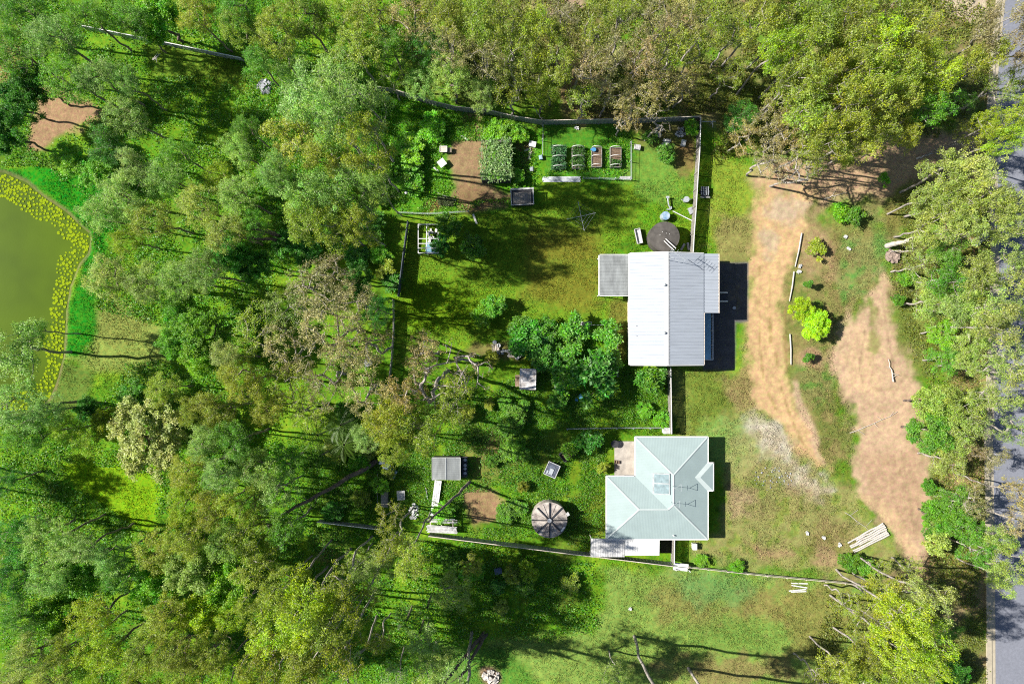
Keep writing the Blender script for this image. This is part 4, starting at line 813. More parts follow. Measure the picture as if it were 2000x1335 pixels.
# skylight: two framed panels lying on the west slope
def wz(px): return hipz(px-A0)
sk = MB(); 
def sl(px, py, u): return (bx(px), by(py), wz(px)+u)
sk.slab([sl(1273,921,.16),sl(1304,921,.16),sl(1304,962,.16),sl(1273,962,.16)], .14); skf = part("skylight", sk, mat("skylight_frame", (.33,.36,.37), .5), HB)
for (a, b) in ((923,939.5),(942,960)):
    g = MB(); g.slab([sl(1275.5,a,.175),sl(1302,a,.175),sl(1302,b,.175),sl(1275.5,b,.175)], .012); part("pane", g, mat("skylight_pane", (.20,.27,.29), .35, 0, .25, 2), skf)
for (px_, py_, r_) in ((1315,950,.9),(1312,982,.9)):
    x, y = P(px_, py_, 4.0); q = MB(); q.tube((x,y,3.4),(x,y,5.1),.025,n=6)
    for s in (-1,1): q.tube((x,y,5.0),(x+.75,y+.42*s+.1,5.0),.02,n=5)
    q.tube((x+.75,y+.5,5.0),(x+.75,y-.35,5.0),.02,n=5); q.tube((x-.1,y+.3,4.9),(x-.1,y-.3,4.9),.012,n=4)
    part("antenna", q, galv, HB)
x, y, z = W3(1315, 1045, 2.7); q = MB(); q.tube((x,y,2.5),(x,y,2.85),.06,n=8); q.tube((x,y,2.83),(x,y,2.9),.09,n=8); part("roof_vent", q, trimw, HB)
# patio slab, lean-to roofs, side deck
x0, y0 = P(1200, 861); x1, y1 = P(1243, 931)
q = MB(); q.prism([(x0,y1),(x1,y1),(x1,y0),(x0,y0)], -.1, .1); pat = solo("patio_slab", q, concr, "stained pale concrete patio slab in the corner of the hip-roofed house", "patio")
def leanto(pxs, z0, z1, m, label, ribs=True, name="lean_to"):
    (xa, ya), (xb, yb) = P(pxs[0], pxs[1], z1), P(pxs[2], pxs[3], z0)
    t = thing(name, (xa+xb)/2, (ya+yb)/2, 0, label, "lean-to")
    mb = MB()
    ribbed(mb, (xa,ya,z1),(xb,ya,z1),(xb,yb,z0),(xa,yb,z0), .3, .02); part("roof", mb, m, t)
    for (x_, y_) in ((xa+.1,yb+.1),(xb-.1,yb+.1),(xa+.1,ya-.1),(xb-.1,ya-.1)):
        g = MB(); g.box((x_,y_,z0/2),(.08,.08,z0)); part("post", g, trimw, t)
    return t
leanto((1154,1051,1220,1087), 2.1, 2.3, weatherw, "white stained lean-to roof at the lower left corner of the hip-roofed house")
leanto((1221,1054,1288,1084), 2.15, 2.3, trimw, "bright white ribbed lean-to roof, right of the stained one below the hip-roofed house")
x0, y0 = P(1290, 1055); x1, y1 = P(1311, 1079); q = MB(); q.prism([(x0,y1),(x1,y1),(x1,y0),(x0,y0)], 0, .12)
solo("garden_mat", q, mat("dark_green_mat", (.03,.035,.015), .95, 0, .3, 5), "dark green square pad between the white lean-to and the side fence", "pad")  # thin square pad, mottled dark green throughout
x, y = P(1356, 1066, .4); q = MB(); q.box((x,y,.35),(.5,.75,.7)); q.box((x,y,.72),(.56,.8,.05)); solo("meter_box", q, trimw, "small white box on the grass below the hip-roofed house's right corner", "box")
x, y = P(1303, 840, .6); t = thing("utility_box", x, y, 0, "white box at the end of the wire fence between the two houses", "box"); q = MB(); q.box((x,y,.5),(1.05,.7,1.0)); part("box_body", q, trimw, t); q = MB(); q.box((x,y,1.03),(1.12,.78,.06)); part("lid", q, weatherw, t)
q = MB(); x, y = P(1200, 866, .4)
for k in range(8): a = k*math.pi/4; q.tube((x+.32*math.cos(a),y+.32*math.sin(a),0),(x+.45*math.cos(a),y+.45*math.sin(a),.75),.02,n=4)
q.tube((x,y,.7),(x,y,.75),.5,n=14); solo("garden_table", q, darkm, "round dark garden table on the patio's upper left corner", "table")
for (px_, py_, lab) in ((1202,901,"left of the two small brown crates on the patio edge"),(1207,902,"right of the two small brown crates on the patio edge")):
    x, y = P(px_, py_, .2); t = thing("crate", x, y, 0, lab, "crate", "crates on the patio")
    q = MB(); q.box((x,y,.17),(.3,.4,.1)); q.box((x-.14,y,.28),(.02,.4,.2)); q.box((x+.14,y,.28),(.02,.4,.2)); q.box((x,y-.19,.28),(.26,.02,.2)); q.box((x,y+.19,.28),(.26,.02,.2)); part("crate_body", q, rustm, t)

# ---------------------------------------------------------------- fences
def fence(name, pts, h, m, label, span=2.4, kind='sheet', capm=trimw, cat='fence', face_side=0):
    W = [Vector((*P(x, y, h), 0)) for x, y in pts]; t = thing(name, W[0].x, W[0].y, 0, label, cat)
    posts = []
    for a, b in zip(W[:-1], W[1:]):
        d = b-a; L_ = d.length; n_ = max(1, round(L_/span)); u = d/L_; s = Vector((-u.y, u.x, 0)); rz = math.atan2(u.y, u.x)
        for k in range(n_):
            p, q_ = a.lerp(b, k/n_), a.lerp(b, (k+1)/n_); c = (p+q_)/2; w_ = L_/n_
            mb = MB()
            if kind == 'sheet':
                nr = int(w_/.2); dz = random.uniform(-.03,.03)
                for j in range(nr):
                    cc = p.lerp(q_, (j+.5)/nr); mb.box((cc.x+s.x*(.012 if j%2 else -.012), cc.y+s.y*(.012 if j%2 else -.012), h/2+dz), (w_/nr-.004,.02,h-.1), rz)
            elif kind == 'boards':
                nr = int(w_/.13)
                for j in range(nr):
                    cc = p.lerp(q_, (j+.5)/nr); mb.box((cc.x, cc.y, (h-.05)/2+random.uniform(-.03,.03)), (w_/nr-.015,.022,h-.1), rz, 0)
            elif kind == 'rail':
                for zz in (h*.9, h*.5): mb.box((c.x,c.y,zz),(w_,.06,.11),rz)
            elif kind == 'wire':
                for zz in (h*.96, h*.6, h*.25): mb.tube((p.x,p.y,zz),(q_.x,q_.y,zz),.018,n=4)
                for j in range(int(w_/.3)): cc = p.lerp(q_, j/(w_/.3)); mb.tube((cc.x,cc.y,.02),(cc.x,cc.y,h*.96),.006,n=3)
            part("panel", mb, m, t)
            if kind in ('sheet','boards'):
                mb = MB(); mb.box((c.x,c.y,h+.01),(w_-.01,.09,.05),rz); part("rail", mb, capm, t)
            mb = MB(); mb.box((p.x-s.x*.06,p.y-s.y*.06,h/2),(.09,.09,h-.02),rz); part("post", mb, m if kind != 'wire' else galv, t)
    mb = MB(); mb.box((W[-1].x,W[-1].y,h/2),(.1,.1,h-.03)); part("post", mb, m, t); return t
fence("metal_fence", [(735,169),(765,173),(800,184),(851,199),(890,208),(951,214),(1007,227),(1059,235),(1119,234),(1172,233),(1240,232),(1369,227)], 1.8, steelf, "long pale-topped fence curving along the top of the gardens to the tall corner", capm=palewood)
fence("timber_fence", [(1369,229),(1367,290),(1364,335),(1360,402),(1356,455),(1354,492)], 1.85, timber, "straight fence running down to the gable house beside a wide black shadow", kind='boards', capm=trimw)
fence("timber_fence", [(1310,717),(1311,780),(1312,847)], 1.9, timber, "straight fence between the two houses, casting a dark strip of shade", kind='boards', capm=trimw)
fence("timber_fence", [(1317.5,1054),(1317,1102)], 1.9, timber, "short fence from the hip-roofed house down to the white gate slab", kind='boards', capm=trimw)
fence("corrugated_fence", [(837,1046.5),(945,1060),(1040,1072),(1120,1082),(1230,1095),(1315,1105.5)], 1.75, steelf, "long corrugated fence below the ribbed round tank", capm=palewood)
fence("corrugated_fence", [(619,1019),(743,1034)], 1.6, steelf, "short grey corrugated fence emerging from the trees left of the timber rack", capm=trimw)
fence("post_and_rail_fence", [(1345,1108),(1500,1125),(1652,1139),(1823,1163)], 1.1, palewood, "low brown post and rail fence running right from the white gate slab", span=2.35, kind='rail')
fence("dark_fence", [(796,430),(787,495),(777,578)], 1.6, mat("dark_fence_sheet",(.07,.085,.11),.6,0,.3,2), "dark fence along the left edge of the mown lawn", capm=mat("dark_fence_sheet",(.07,.085,.11)))
fence("timber_fence", [(767,585),(768,640),(764,700),(758,750)], 1.3, timber, "broken grey timber fence under the brown gum, left of the lawn", kind='boards', capm=timber)
fence("white_rail_fence", [(160,50),(300,78),(470,113)], 1.2, galv, "thin white-topped rail fence crossing the top left woods", kind='sheet', capm=trimw)
fence("wire_fence", [(775,413),(835,416),(915,411)], 1.1, galv, "low pale mesh fence along the upper left edge of the mown lawn", kind='wire')
fence("wire_fence", [(1234,276),(1234,349),(1140,346)], 1.0, galv, "green-tinted wire fence at the lower right corner of the bed plot", kind='wire')
fence("wire_fence", [(1061,243),(1060,300)], 1.0, galv, "wire fence along the left side of the bed plot", kind='wire')
fence("wire_fence", [(1081,628),(1083,700),(1085,790)], 1.0, galv, "wire fence between the dense dark shrub and the weedy plot", kind='wire')
fence("wire_fence", [(1150,634),(1203,634),(1209,700),(1207,735)], 1.0, galv, "wire fence round the weedy plot left of the gable house", kind='wire')
fence("wire_fence", [(1108,838),(1205,836),(1303,836)], 1.1, galv, "wire fence running left from the white box between the houses", kind='wire')
q = MB(); 
for k, (px_, py_) in enumerate(((1330,1103),(1329,1110.5))):
    x, y = P(px_, py_, 1.2-.5*k); q.box((x,y,1.15-.5*k),(1.95-.1*k,.42,.06),R(-6))
for s in (-.9,.9): x, y = P(1330,1105,0); q.box((x+s,y-.25-s*.1,.6),(.1,.1,1.2))
solo("gate_slab", q, trimw, "white double-board slab at the meeting of the corrugated and post-rail fences", "gate")
# pole rails along the driveway
for (a, b, lab) in (((1566,455),(1553,521),"uppermost thin white pole lying along the driveway edge"),((1551,530),(1542,588),"middle white pole on the driveway edge, ending at the lime tree"),((1543,652),(1545,712),"lowest white pole along the driveway edge, below the lime tree")):
    q = MB(); p0 = Vector(W3(*a,.16)); p1 = Vector(W3(*b,.16)); m1 = p0.lerp(p1,.5)+Vector((.05,0,.03)); q.tube(p0,m1,.10,.09,8); q.tube(m1,p1,.09,.07,8); solo("timber_pole", q, bone, lab, "pole", "poles edging the driveway")

# ---------------------------------------------------------------- tanks
def tank(px, py, r, h, m, top, label, name="water_tank"):
    x, y = P(px, py, h); t = thing(name, x, y, 0, label, "water tank")
    q = MB(); q.tube((x,y,0),(x,y,h-.1),r,n=40); part("tank_wall", q, m, t)
    q = MB(); q.tube((x,y,h-.1),(x,y,h-.02),r*1.02,n=40); q.tube((x,y,h-.02),(x,y,h+.14),r*1.0,r*.06,n=40); part("tank_lid", q, top, t); return t, x, y
t, x, y = tank(1298, 462, 1.88, 2.1, darkconc, darkconc, "dark round concrete tank touching the top of the gable-roofed house")
q = MB(); q.tube((x+.1,y-.3,2.3),(x+1.25,y-1.6,2.9),.05,n=6); q.tube((x-.1,y-.55,2.25),(x+1.0,y-1.8,2.8),.05,n=6); part("inlet_pipe", q, trimw, t)
for (dx, dy) in ((-.3,.6),(.2,.4),(.6,.3),(-.6,.2)): 
    q = MB(); q.tube((x+dx,y+dy,2.15),(x+dx,y+dy,2.26),.04,n=6); part("bolt", q, trimw, t)
t, x, y = tank(1073, 1015, 2.23, 2.0, rusty, rusty, "round tank with eight dark ribs on its stained pale lid")
for k in range(8):
    a = k*math.pi/4; q = MB(); p0 = Vector((x+.12*math.cos(a), y+.12*math.sin(a), 2.17)); p1 = Vector((x+2.2*math.cos(a), y+2.2*math.sin(a), 2.02))
    u = Vector((-math.sin(a), math.cos(a), 0))*.06; hgt = Vector((0,0,.14))
    q.add([p0-u,p0+u,p1+u,p1-u,p0-u+hgt,p0+u+hgt,p1+u+hgt,p1-u+hgt], [(3,2,1,0),(4,5,6,7),(0,1,5,4),(1,2,6,5),(2,3,7,6),(3,0,4,7)]); part("rib", q, darkm, t)
    a += math.pi/8; q = MB(); q.tube((x+.5*math.cos(a),y+.5*math.sin(a),2.15),(x+2.1*math.cos(a),y+2.1*math.sin(a),2.03),.035,n=4); part("seam", q, rusty, t)
q = MB(); q.tube((x,y,2.1),(x,y,2.36),.28,n=10); part("hub", q, stoneg, t)
q = MB(); q.box((x+1.7,y-1.1,2.14),(.2,.75,.1),R(-40)); part("hatch", q, trimw, t)
q = MB(); q.box((x+2.35,y+.75,1.9),(.35,.4,.35),R(30)); part("filter_box", q, weatherw, t)
x, y = P(1300, 421, 1.0); t = thing("steel_barrel", x, y, 0, "round silver-topped barrel just above the dark round tank", "barrel")
q = MB(); q.tube((x,y,0),(x,y,1.0),.53,n=24); part("barrel_body", q, galv, t, smooth=False); q = MB(); q.tube((x,y,1.0),(x,y,1.05),.55,n=24); q.tube((x,y,1.05),(x,y,1.07),.46,n=24); part("lid", q, mat("shiny_lid",(.55,.6,.65),.3,.3,.3,1.2,0,8,(.12,.25,.4)), t)
x, y = P(1341, 389, .8); q = MB(); q.tube((x,y,0),(x,y,.75),.30,.34,n=18); q.tube((x,y,.75),(x,y,.80),.38,n=18); q.tube((x,y,.8),(x,y,.82),.28,n=18); q.tube((x+.35,y,.3),(x+.6,y,.9),.025,n=5); q.tube((x-.35,y,.5),(x-.6,y,.6),.06,n=6)
solo("round_barbecue", q, galv, "small round blue-grey drum with side handles, above right of the silver-topped barrel", "drum")
x, y = P(1350, 411, .4); q = MB(); q.box((x,y,.22),(.5,.85,.4),R(22)); q.box((x,y,.43),(.4,.75,.06),R(22)); solo("grey_bin", q, stoneg, "grey tapered bin lying close to the fence, above the dark round tank", "bin")
q = MB(); q.tube(W3(1314,412,.3),W3(1352,431,.2),.06,n=8); solo("white_pipe", q, trimw, "long white pipe lying on the grass beside the silver-topped barrel", "pipe")
q = MB(); pts_ = [W3(1304,385,.5),W3(1305,393,.5),W3(1306,400,.5),W3(1309,406,.4)]; q.path(pts_, .09); q.box(W3(1304,385,.6),(.4,.25,.2)); q.box(W3(1310,406,.3),(.22,.34,.3)); q.box(W3(1306,409,.2),(.5,.12,.2)); solo("water_pump", q, galv, "blue-grey pump and pipework upright in the weeds above the silver-topped barrel", "pump")
for (a, b, lab) in (((1330,488),(1337,476),"left of the two short stone slabs right of the dark round tank"),((1343,474),(1345,488),"right of the two short stone slabs right of the dark round tank")):
    p0 = Vector(W3(*a,.15)); p1 = Vector(W3(*b,.15)); c = (p0+p1)/2; d = p1-p0; q = MB(); q.box(c,(d.length,.28,.2),math.atan2(d.y,d.x)); solo("stone_slab", q, stoneg, lab, "slab", "stone slabs by the tank")
x, y = P(1247, 461, .5); t = thing("wheelbarrow", x, y, 0, "white-edged trough cart with weeds in it, left of the dark round tank", "cart")
q = MB(); rz = R(-78); c_, s_ = math.cos(rz), math.sin(rz)
def rot(dx, dy): return (x+dx*c_-dy*s_, y+dx*s_+dy*c_)
for (dx, dy, w_, d_) in ((0,.34,1.9,.06),(0,-.34,1.9,.06),(.95,0,.06,.7),(-.95,0,.06,.7)): px_, py_ = rot(dx,dy); q.box((px_,py_,.55),(w_,d_,.3),rz)
q.box((x,y,.4),(1.85,.66,.05),rz); part("tray", q, weatherw, t); q = MB()
for (dx, dy) in ((.7,.3),(.7,-.3),(-.7,.3),(-.7,-.3)): px_, py_ = rot(dx,dy); q.tube((px_,py_,0),(px_,py_,.4),.03,n=5)
part("frame", q, darkm, t)

# ---------------------------------------------------------------- sheds and garden structures
def shed(name, px, py, wpx, dpx, h, rzd, m, wallm, label, pitch=.0, cat='shed', gable=False):
    x, y = P(px, py, h); s = (HC-h)/HC/15; w_, d_ = wpx*s, dpx*s; t = thing(name, x, y, 0, label, cat); rz = R(rzd)
    q = MB(); q.box((x,y,(h-.1)/2),(w_-.15,d_-.15,h-.1),rz); part("wall", q, wallm, t)
    def rp(dx, dy, z): return (x+dx*math.cos(rz)-dy*math.sin(rz), y+dx*math.sin(rz)+dy*math.cos(rz), z)
    q = MB()
    if gable:
        ribbed(q, rp(-w_/2,d_/2,h), rp(-w_/2,-d_/2,h), rp(0,-d_/2,h+pitch), rp(0,d_/2,h+pitch), .22, .02); part("roof", q, m, t); q = MB()
        ribbed(q, rp(w_/2,d_/2,h), rp(w_/2,-d_/2,h), rp(0,-d_/2,h+pitch), rp(0,d_/2,h+pitch), .22, .02)
        part("roof", q, m, t); q = MB(); q.tube(rp(0,d_/2,h+pitch+.03), rp(0,-d_/2,h+pitch+.03), .05, n=6); part("ridge_cap", q, galv, t)
    else: ribbed(q, rp(-w_/2,d_/2,h+pitch), rp(-w_/2,-d_/2,h+pitch), rp(w_/2,-d_/2,h), rp(w_/2,d_/2,h), .2, .02); part("roof", q, m, t)
    q = MB()
    for (a, b) in (((-w_/2,-d_/2),(w_/2,-d_/2)),((w_/2,-d_/2),(w_/2,d_/2)),((w_/2,d_/2),(-w_/2,d_/2)),((-w_/2,d_/2),(-w_/2,-d_/2))):
        z_ = lambda p: h + (pitch if not gable and p[0] < 0 else 0)+.03
        q.tube(rp(*a,z_(a)), rp(*b,z_(b)), .035, n=4)
    part("roof_trim", q, trimw, t); return t, rp, w_, d_
t, rp, w_, d_ = shed("garden_shed", 1031, 740, 31, 40, 2.0, -1, mat("pale_stained_sheet",(.46,.46,.47),.7,0,.5,2.2,.2,12,(.20,.17,.15)), timber, "small tilted grey shed with pale stained roof among the weeds")
q = MB(); q.box(rp(-w_/2-.3,-.3,.8),(.6,1.5,.06)); q.box(rp(-w_/2-.3,-.3,.4),(.5,1.4,.75)); part("side_bench", q, rustm, t)
t, rp, w_, d_ = shed("ribbed_shed", 871.5, 914.5, 55, 43, 2.1, 0, greysheet, darkm, "grey ribbed shed with a shallow central ridge, above the long white sheet", pitch=.18, gable=True)
q = MB(); q.box(rp(w_/2+.45,0,.95),(.75,d_*.95,.08)); q.box(rp(w_/2+.7,-.9,.45),(.08,.08,.9)); q.box(rp(w_/2+.7,.9,.45),(.08,.08,.9)); part("bench", q, darkm, t)
for k, (dy_, sz) in enumerate(((.95,.3),(.25,.5),(-.75,.3))):
    c = rp(w_/2+.55, dy_, 1.0); q = MB(); q.tube((c[0],c[1],1.0),(c[0],c[1],1.25),.17,.21,n=12); q.tube((c[0],c[1],1.25),(c[0],c[1],1.3),.15,n=12)
    if sz > .4: q.tube((c[0],c[1]-.42,1.0),(c[0],c[1]-.42,1.25),.16,.2,n=12)
    solo("tub", q, weatherw, ["uppermost pale tub on the shaded bench right of the ribbed shed","middle pair of pale tubs on the shaded bench right of the ribbed shed","lowest pale tub on the shaded bench right of the ribbed shed"][k], "tub", "tubs on the shed bench")
mb = MB(); a_ = Vector(W3(856,938,.5)); b_ = Vector(W3(847,1007,.35)); d = (b_-a_).normalized(); s = Vector((-d.y,d.x,0))*.45
ribbed(mb, a_-s, a_+s, b_+s, b_-s, .2, .03, .03); 
for k in range(5): c = a_.lerp(b_, (k+.3)/5); mb.box((c.x,c.y,.2),(.8,.1,.38),R(8))
solo("sheet_walkway", mb, mat("white_corrugated",(.66,.66,.66),.6,0,.35,3,.2,12,(.3,.3,.3)), "long white corrugated sheet laid down the slope from the ribbed shed", "metal sheet")
t, rp, w_, d_ = shed("coop", 1078, 917, 24, 26, 1.1, -24, mat("coop_top",(.10,.12,.16),.6,0,.4,3,.2,12,(.03,.03,.04)), darkm, "small rotated black and blue-grey coop on the grass above the ribbed round tank", cat='coop')
q = MB(); q.box(rp(0,-.25,1.17),(.5,.8,.05),R(-24)); q.box(rp(-.45,-.5,1.16),(.2,.5,.04),R(-24)); part("hatch", q, galv, t)
x, y = P(1110, 884, .5); t = thing("planter_frame", x, y, 0, "dark open-sided planter frame full of leaves, above right of the small rotated coop", "planter")
q = MB(); rz = R(38)
for (dx, dy, a, b) in ((0,.6,2.2,.07),(0,-.6,2.2,.07),(1.1,0,.07,1.2),(-1.1,0,.07,1.2)): q.box((x+dx*math.cos(rz)-dy*math.sin(rz), y+dx*math.sin(rz)+dy*math.cos(rz), .4),(a,b,.8),rz)
part("frame", q, darkm, t); q = MB(); q.box((x,y,.3),(2.1,1.15,.3),rz); part("soil", q, soil, t)
# box bed with roof frame near the garden gate
x, y = P(1020, 384, 1.5); t = thing("framed_coop", x, y, 0, "low box coop with white rim and brown sheet roof, beside the lawn's top edge", "coop"); rz = R(3)
q = MB(); q.box((x,y,.7),(2.75,1.9,1.4),rz); part("wall", q, darkm, t)
q = MB(); ribbed(q, (x-1.2,y+.55,1.5),(x+1.15,y+.6,1.5),(x+1.15,y-.95,1.42),(x-1.2,y-.95,1.42), .22, .02); part("roof", q, mat("brown_sheet",(.22,.20,.18),.8,0,.3,2), t)
q = MB()
for (dx, dy, a, b) in ((0,1.0,2.95,.22),(0,-1.02,2.95,.08),(1.42,0,.10,2.0),(-1.42,0,.12,2.0)): q.box((x+dx,y+dy,1.52),(a,b,.12),rz)
part("rim", q, weatherw, t)
# white tube-frame cage
x0, y0 = P(817, 438, 1.9); x1, y1 = P(856, 494, 1.9); t = thing("cage_frame", (x0+x1)/2, (y0+y1)/2, 0, "open white tube-frame cage with junk inside, at the left end of the lawn", "cage frame")
H_ = 1.9; xm = x0+(x1-x0)*.42
for (a, b) in (((x0,y0,H_),(x1,y0,H_)),((x0,y1,H_),(x1,y1,H_)),((x0,y0,H_),(x0,y1,H_)),((x1,y0,H_),(x1,y1,H_)),((xm,y0,H_),(xm,y1,H_)),((x0,(y0+y1)/2,H_),(x1,(y0+y1)/2,H_)),((x0,(y0*.33+y1*.67),H_),(x1,(y0*.33+y1*.67),H_)),((x0,(y0*.17+y1*.83),H_),(x1,(y0*.17+y1*.83),H_))):
    q = MB(); q.tube(a, b, .055, n=6); part("rail", q, trimw, t)
for (x_, y_) in ((x0,y0),(x1,y0),(x0,y1),(x1,y1),(xm,y0),(xm,y1)): q = MB(); q.tube((x_,y_,0),(x_,y_,H_),.05,n=6); part("post", q, trimw, t)
rg = random.Random(4)
q = MB()
for k in range(16): q.box((xm+rg.uniform(.1,1.2), y0-rg.uniform(.3,2.9), rg.uniform(.2,.7)),(rg.uniform(.15,.6),rg.uniform(.1,.5),rg.uniform(.05,.3)),rg.uniform(0,3),rg.uniform(-.4,.4))
solo("junk_pile", q, rubble_m, "pile of white boards and scraps inside the white tube-frame cage", "junk pile")
q = MB(); q.box(((x0+x1)/2+.25,(y0+y1)/2-1.0,.3),(1.5,1.4,.5)); q.box(((x0+x1)/2+.25,(y0+y1)/2-1.0,.56),(1.3,.1,.05)); solo("blue_crate", q, mat("washed_blue",(.16,.30,.42),.6,0,.3,3), "large blue crate in the lower half of the white tube-frame cage", "crate")
# vine pergola
x0, y0 = P(941, 274, 2.1); x1, y1 = P(997, 350, 2.1); t = thing("vine_pergola", (x0+x1)/2, (y0+y1)/2, 0, "square pergola roofed with netting and grey-green vines over the garden", "pergola")
for k in range(7): q = MB(); xx = x0+(x1-x0)*k/6; q.box((xx,(y0+y1)/2,2.1),(.08,y0-y1,.09)); part("beam", q, timber, t)
for k in range(5): q = MB(); yy = y1+(y0-y1)*k/4; q.box(((x0+x1)/2,yy,2.0),(x1-x0+.1,.08,.1)); part("beam", q, timber, t)
for (x_, y_) in ((x0,y0),(x1,y0),(x0,y1),(x1,y1),(x0,(y0+y1)/2),(x1,(y0+y1)/2)): q = MB(); q.box((x_,y_,1),(.11,.11,2.0)); part("post", q, timber, t)
q = MB(); q.box((x1+.02,(y0+y1)/2,1.0),(.03,y0-y1,1.9)); q.box(((x0+x1)/2,y1-.02,1.0),(x1-x0,.03,1.9)); part("side_sheet", q, mat("shade_cloth",(.045,.05,.055),.9), t)
rng = np.random.default_rng(9); nv = 260; cen = np.stack([rng.uniform(x0-.1,x1+.1,nv), rng.uniform(y1-.1,y0+.15,nv), rng.uniform(2.1,2.35,nv)],1)
def leafpart(name, cen, nl, rc, ln, wd, colr_, parent=None, up=.5, flat=.6, seed=1):
    rg_ = np.random.default_rng(seed); b_ = np.array(_org[parent.name]) if parent else np.zeros(3)
    co, qd, cl = leaf_quads(rg_, cen-b_, nl, rc, ln, wd, 0, flat=flat, up=up); o = link(name, np_mesh(name, co, qd, LEAF, "leafvar", cl, smooth=False)); o.color = (*colr_, 1)
    if parent: o.parent = parent
    return o
leafpart("vines", cen, 11, .38, .28, .16, (.27,.40,.15), t)
# raised beds
for k, (cx_, cy_, w_, h_, lab, full) in enumerate(((1091,308,24,44,'leftmost raised bed, overflowing with dark green leaves under hoops',2),(1129,308,24,44,'second raised bed from the left, covered in low green leaves',1),(1165.5,307,20,40,'third raised bed from the left, bare brown soil with a blue pot',0),(1202.5,307.5,22,40,'rightmost raised bed, brown soil with a few green clumps',.3))):
    x, y = P(cx_, cy_, .5); s = .0663; W_, D_ = w_*s*.95, h_*s*.95; t = thing("raised_bed", x, y, 0, lab, "raised bed", "raised beds in a row")
    for (dx, dy, a, b) in ((0,D_/2,W_,.07),(0,-D_/2,W_,.07),(W_/2,0,.07,D_-.08),(-W_/2,0,.07,D_-.08)): q = MB(); q.box((x+dx,y+dy,.3),(a,b,.62)); part("side_board", q, timber, t)
    q = MB(); q.box((x,y,.26),(W_-.08,D_-.08,.5)); part("soil", q, soil, t)
    for j in (-.92,0,.92):
        yy = y+j*D_/2+.1; pts_ = [(x-W_/2*math.cos(a)*1.02, yy, .6+.75*math.sin(a)) for a in np.linspace(0, math.pi, 11)]; q = MB(); q.path(pts_, .035); part("hoop", q, trimw, t)
    if full:
        rng = np.random.default_rng(k); nv = int(90*full) if full < 2 else 150; top = .9 if full == 2 else .7
        cen = np.stack([x+rng.uniform(-.5,.5,nv)*W_*(1.1 if full == 2 else .95), y+rng.uniform(-.5,.5,nv)*D_*(1.05 if full > .5 else .3)-(D_*.3 if full < .5 else 0), rng.uniform(.55,top,nv)],1)
        leafpart("plants", cen, 20, .22, .18, .12, (.08,.20,.07) if full == 2 else (.085,.19,.04), t, seed=k+3)
x, y = P(1160, 292, .8); q = MB(); q.tube((x,y,.55),(x,y,.85),.22,.28,n=14); q.box((x-.3,y+.02,.7),(.25,.2,.2)); solo("blue_pot", q, bluem, "round blue pot standing in the third raised bed", "pot")
q = MB(); x, y = P(1097,350,.2)
for k in range(5): q.box((x+.1*random.uniform(-1,1),y-.28+k*.14,.12+.02*k),(4.9,.12,.04),R(random.uniform(-1,1)))
q.box((x,y,.08),(4.6,.6,.08)); solo("sheet_stack", q, mat("pale_sheet",(.5,.53,.56),.5,0,.2,1.5), "long narrow stack of pale metal strips below the raised beds", "sheet stack")
q = MB(); x, y = P(1221,347,.3)
for k in range(3): q.box((x,y-.1+k*.12,.15+.05*k),(1.4,.09,.04),R(1))
solo("plank_stack", q, weatherw, "short grey planks at the lower right corner of the bed plot", "planks")
# garden bits
x, y = P(863, 318, .7); t = thing("garden_table", x, y, 0, "square white table turned on its corner on the bare garden soil", "table"); q = MB(); q.box((x,y,.7),(.95,.95,.05),R(38)); part("tabletop", q, trimw, t)
for k in range(4): a = R(38+45+90*k); q = MB(); q.box((x+.55*math.cos(a),y+.55*math.sin(a),.34),(.06,.06,.68)); part("leg", q, trimw, t)
t, rp, w_, d_ = shed("slatted_hutch", 866, 291, 14, 11, .75, 0, palewood, timber, "small slatted timber hutch above the white garden table", cat='hutch')
q = MB(); q.box(rp(w_/2+.3,-.05,.5),(.55,.6,.05)); q.box(rp(w_/2+.3,-.05,.25),(.5,.55,.45)); part("side_box", q, mat("dull_brown",(.18,.15,.12)), t)
def small(name, px, py, sx_, sy_, h, rz, m, label, cat, zb=0, group=None):
    x, y = P(px, py, h); q = MB(); q.box((x,y,zb+h/2),(sx_,sy_,h),R(rz)); q.box((x,y,zb+h+.015),(sx_*1.06,sy_*1.06,.03),R(rz)); q.box((x,y,zb+h+.045),(sx_*.7,sy_*.7,.03),R(rz)); return solo(name, q, m, label, cat, group)
small("white_bin", 1040, 281, .85, .65, .6, -12, trimw, "white plastic bin with rounded lid between pergola and raised beds", "bin")
small("blue_tub", 1056, 307, .4, .5, .4, 10, mat("pale_blue_plastic",(.3,.42,.5),.5,0,.3,4), "small pale blue tub left of the raised beds", "tub")
small("small_crate", 1038, 330, .4, .5, .35, 3, galv, "small grey crate right of the pergola's lower corner", "crate")
small("grey_tub", 1245, 287, .75, .6, .45, -10, weatherw, "grey and white tub just right of the bed plot's wire fence", "tub")
q = MB(); x, y = P(1035,303,.1); q.box((x,y,.1),(.35,1.1,.08),R(-12)); q.box((x-.3,y+.7,.1),(.9,.3,.07),R(15)); solo("plank", q, palewood, "brown planks on the ground between pergola and raised beds", "planks")
q = MB(); x, y = P(1018,249,.1); 
for k in range(4): q.box((x,y-.15-k*.35,.1),(.6,.14,.06),R(10*k-12))
solo("plank_steps", q, palewood, "row of short brown planks under the bend of the north fence", "planks")
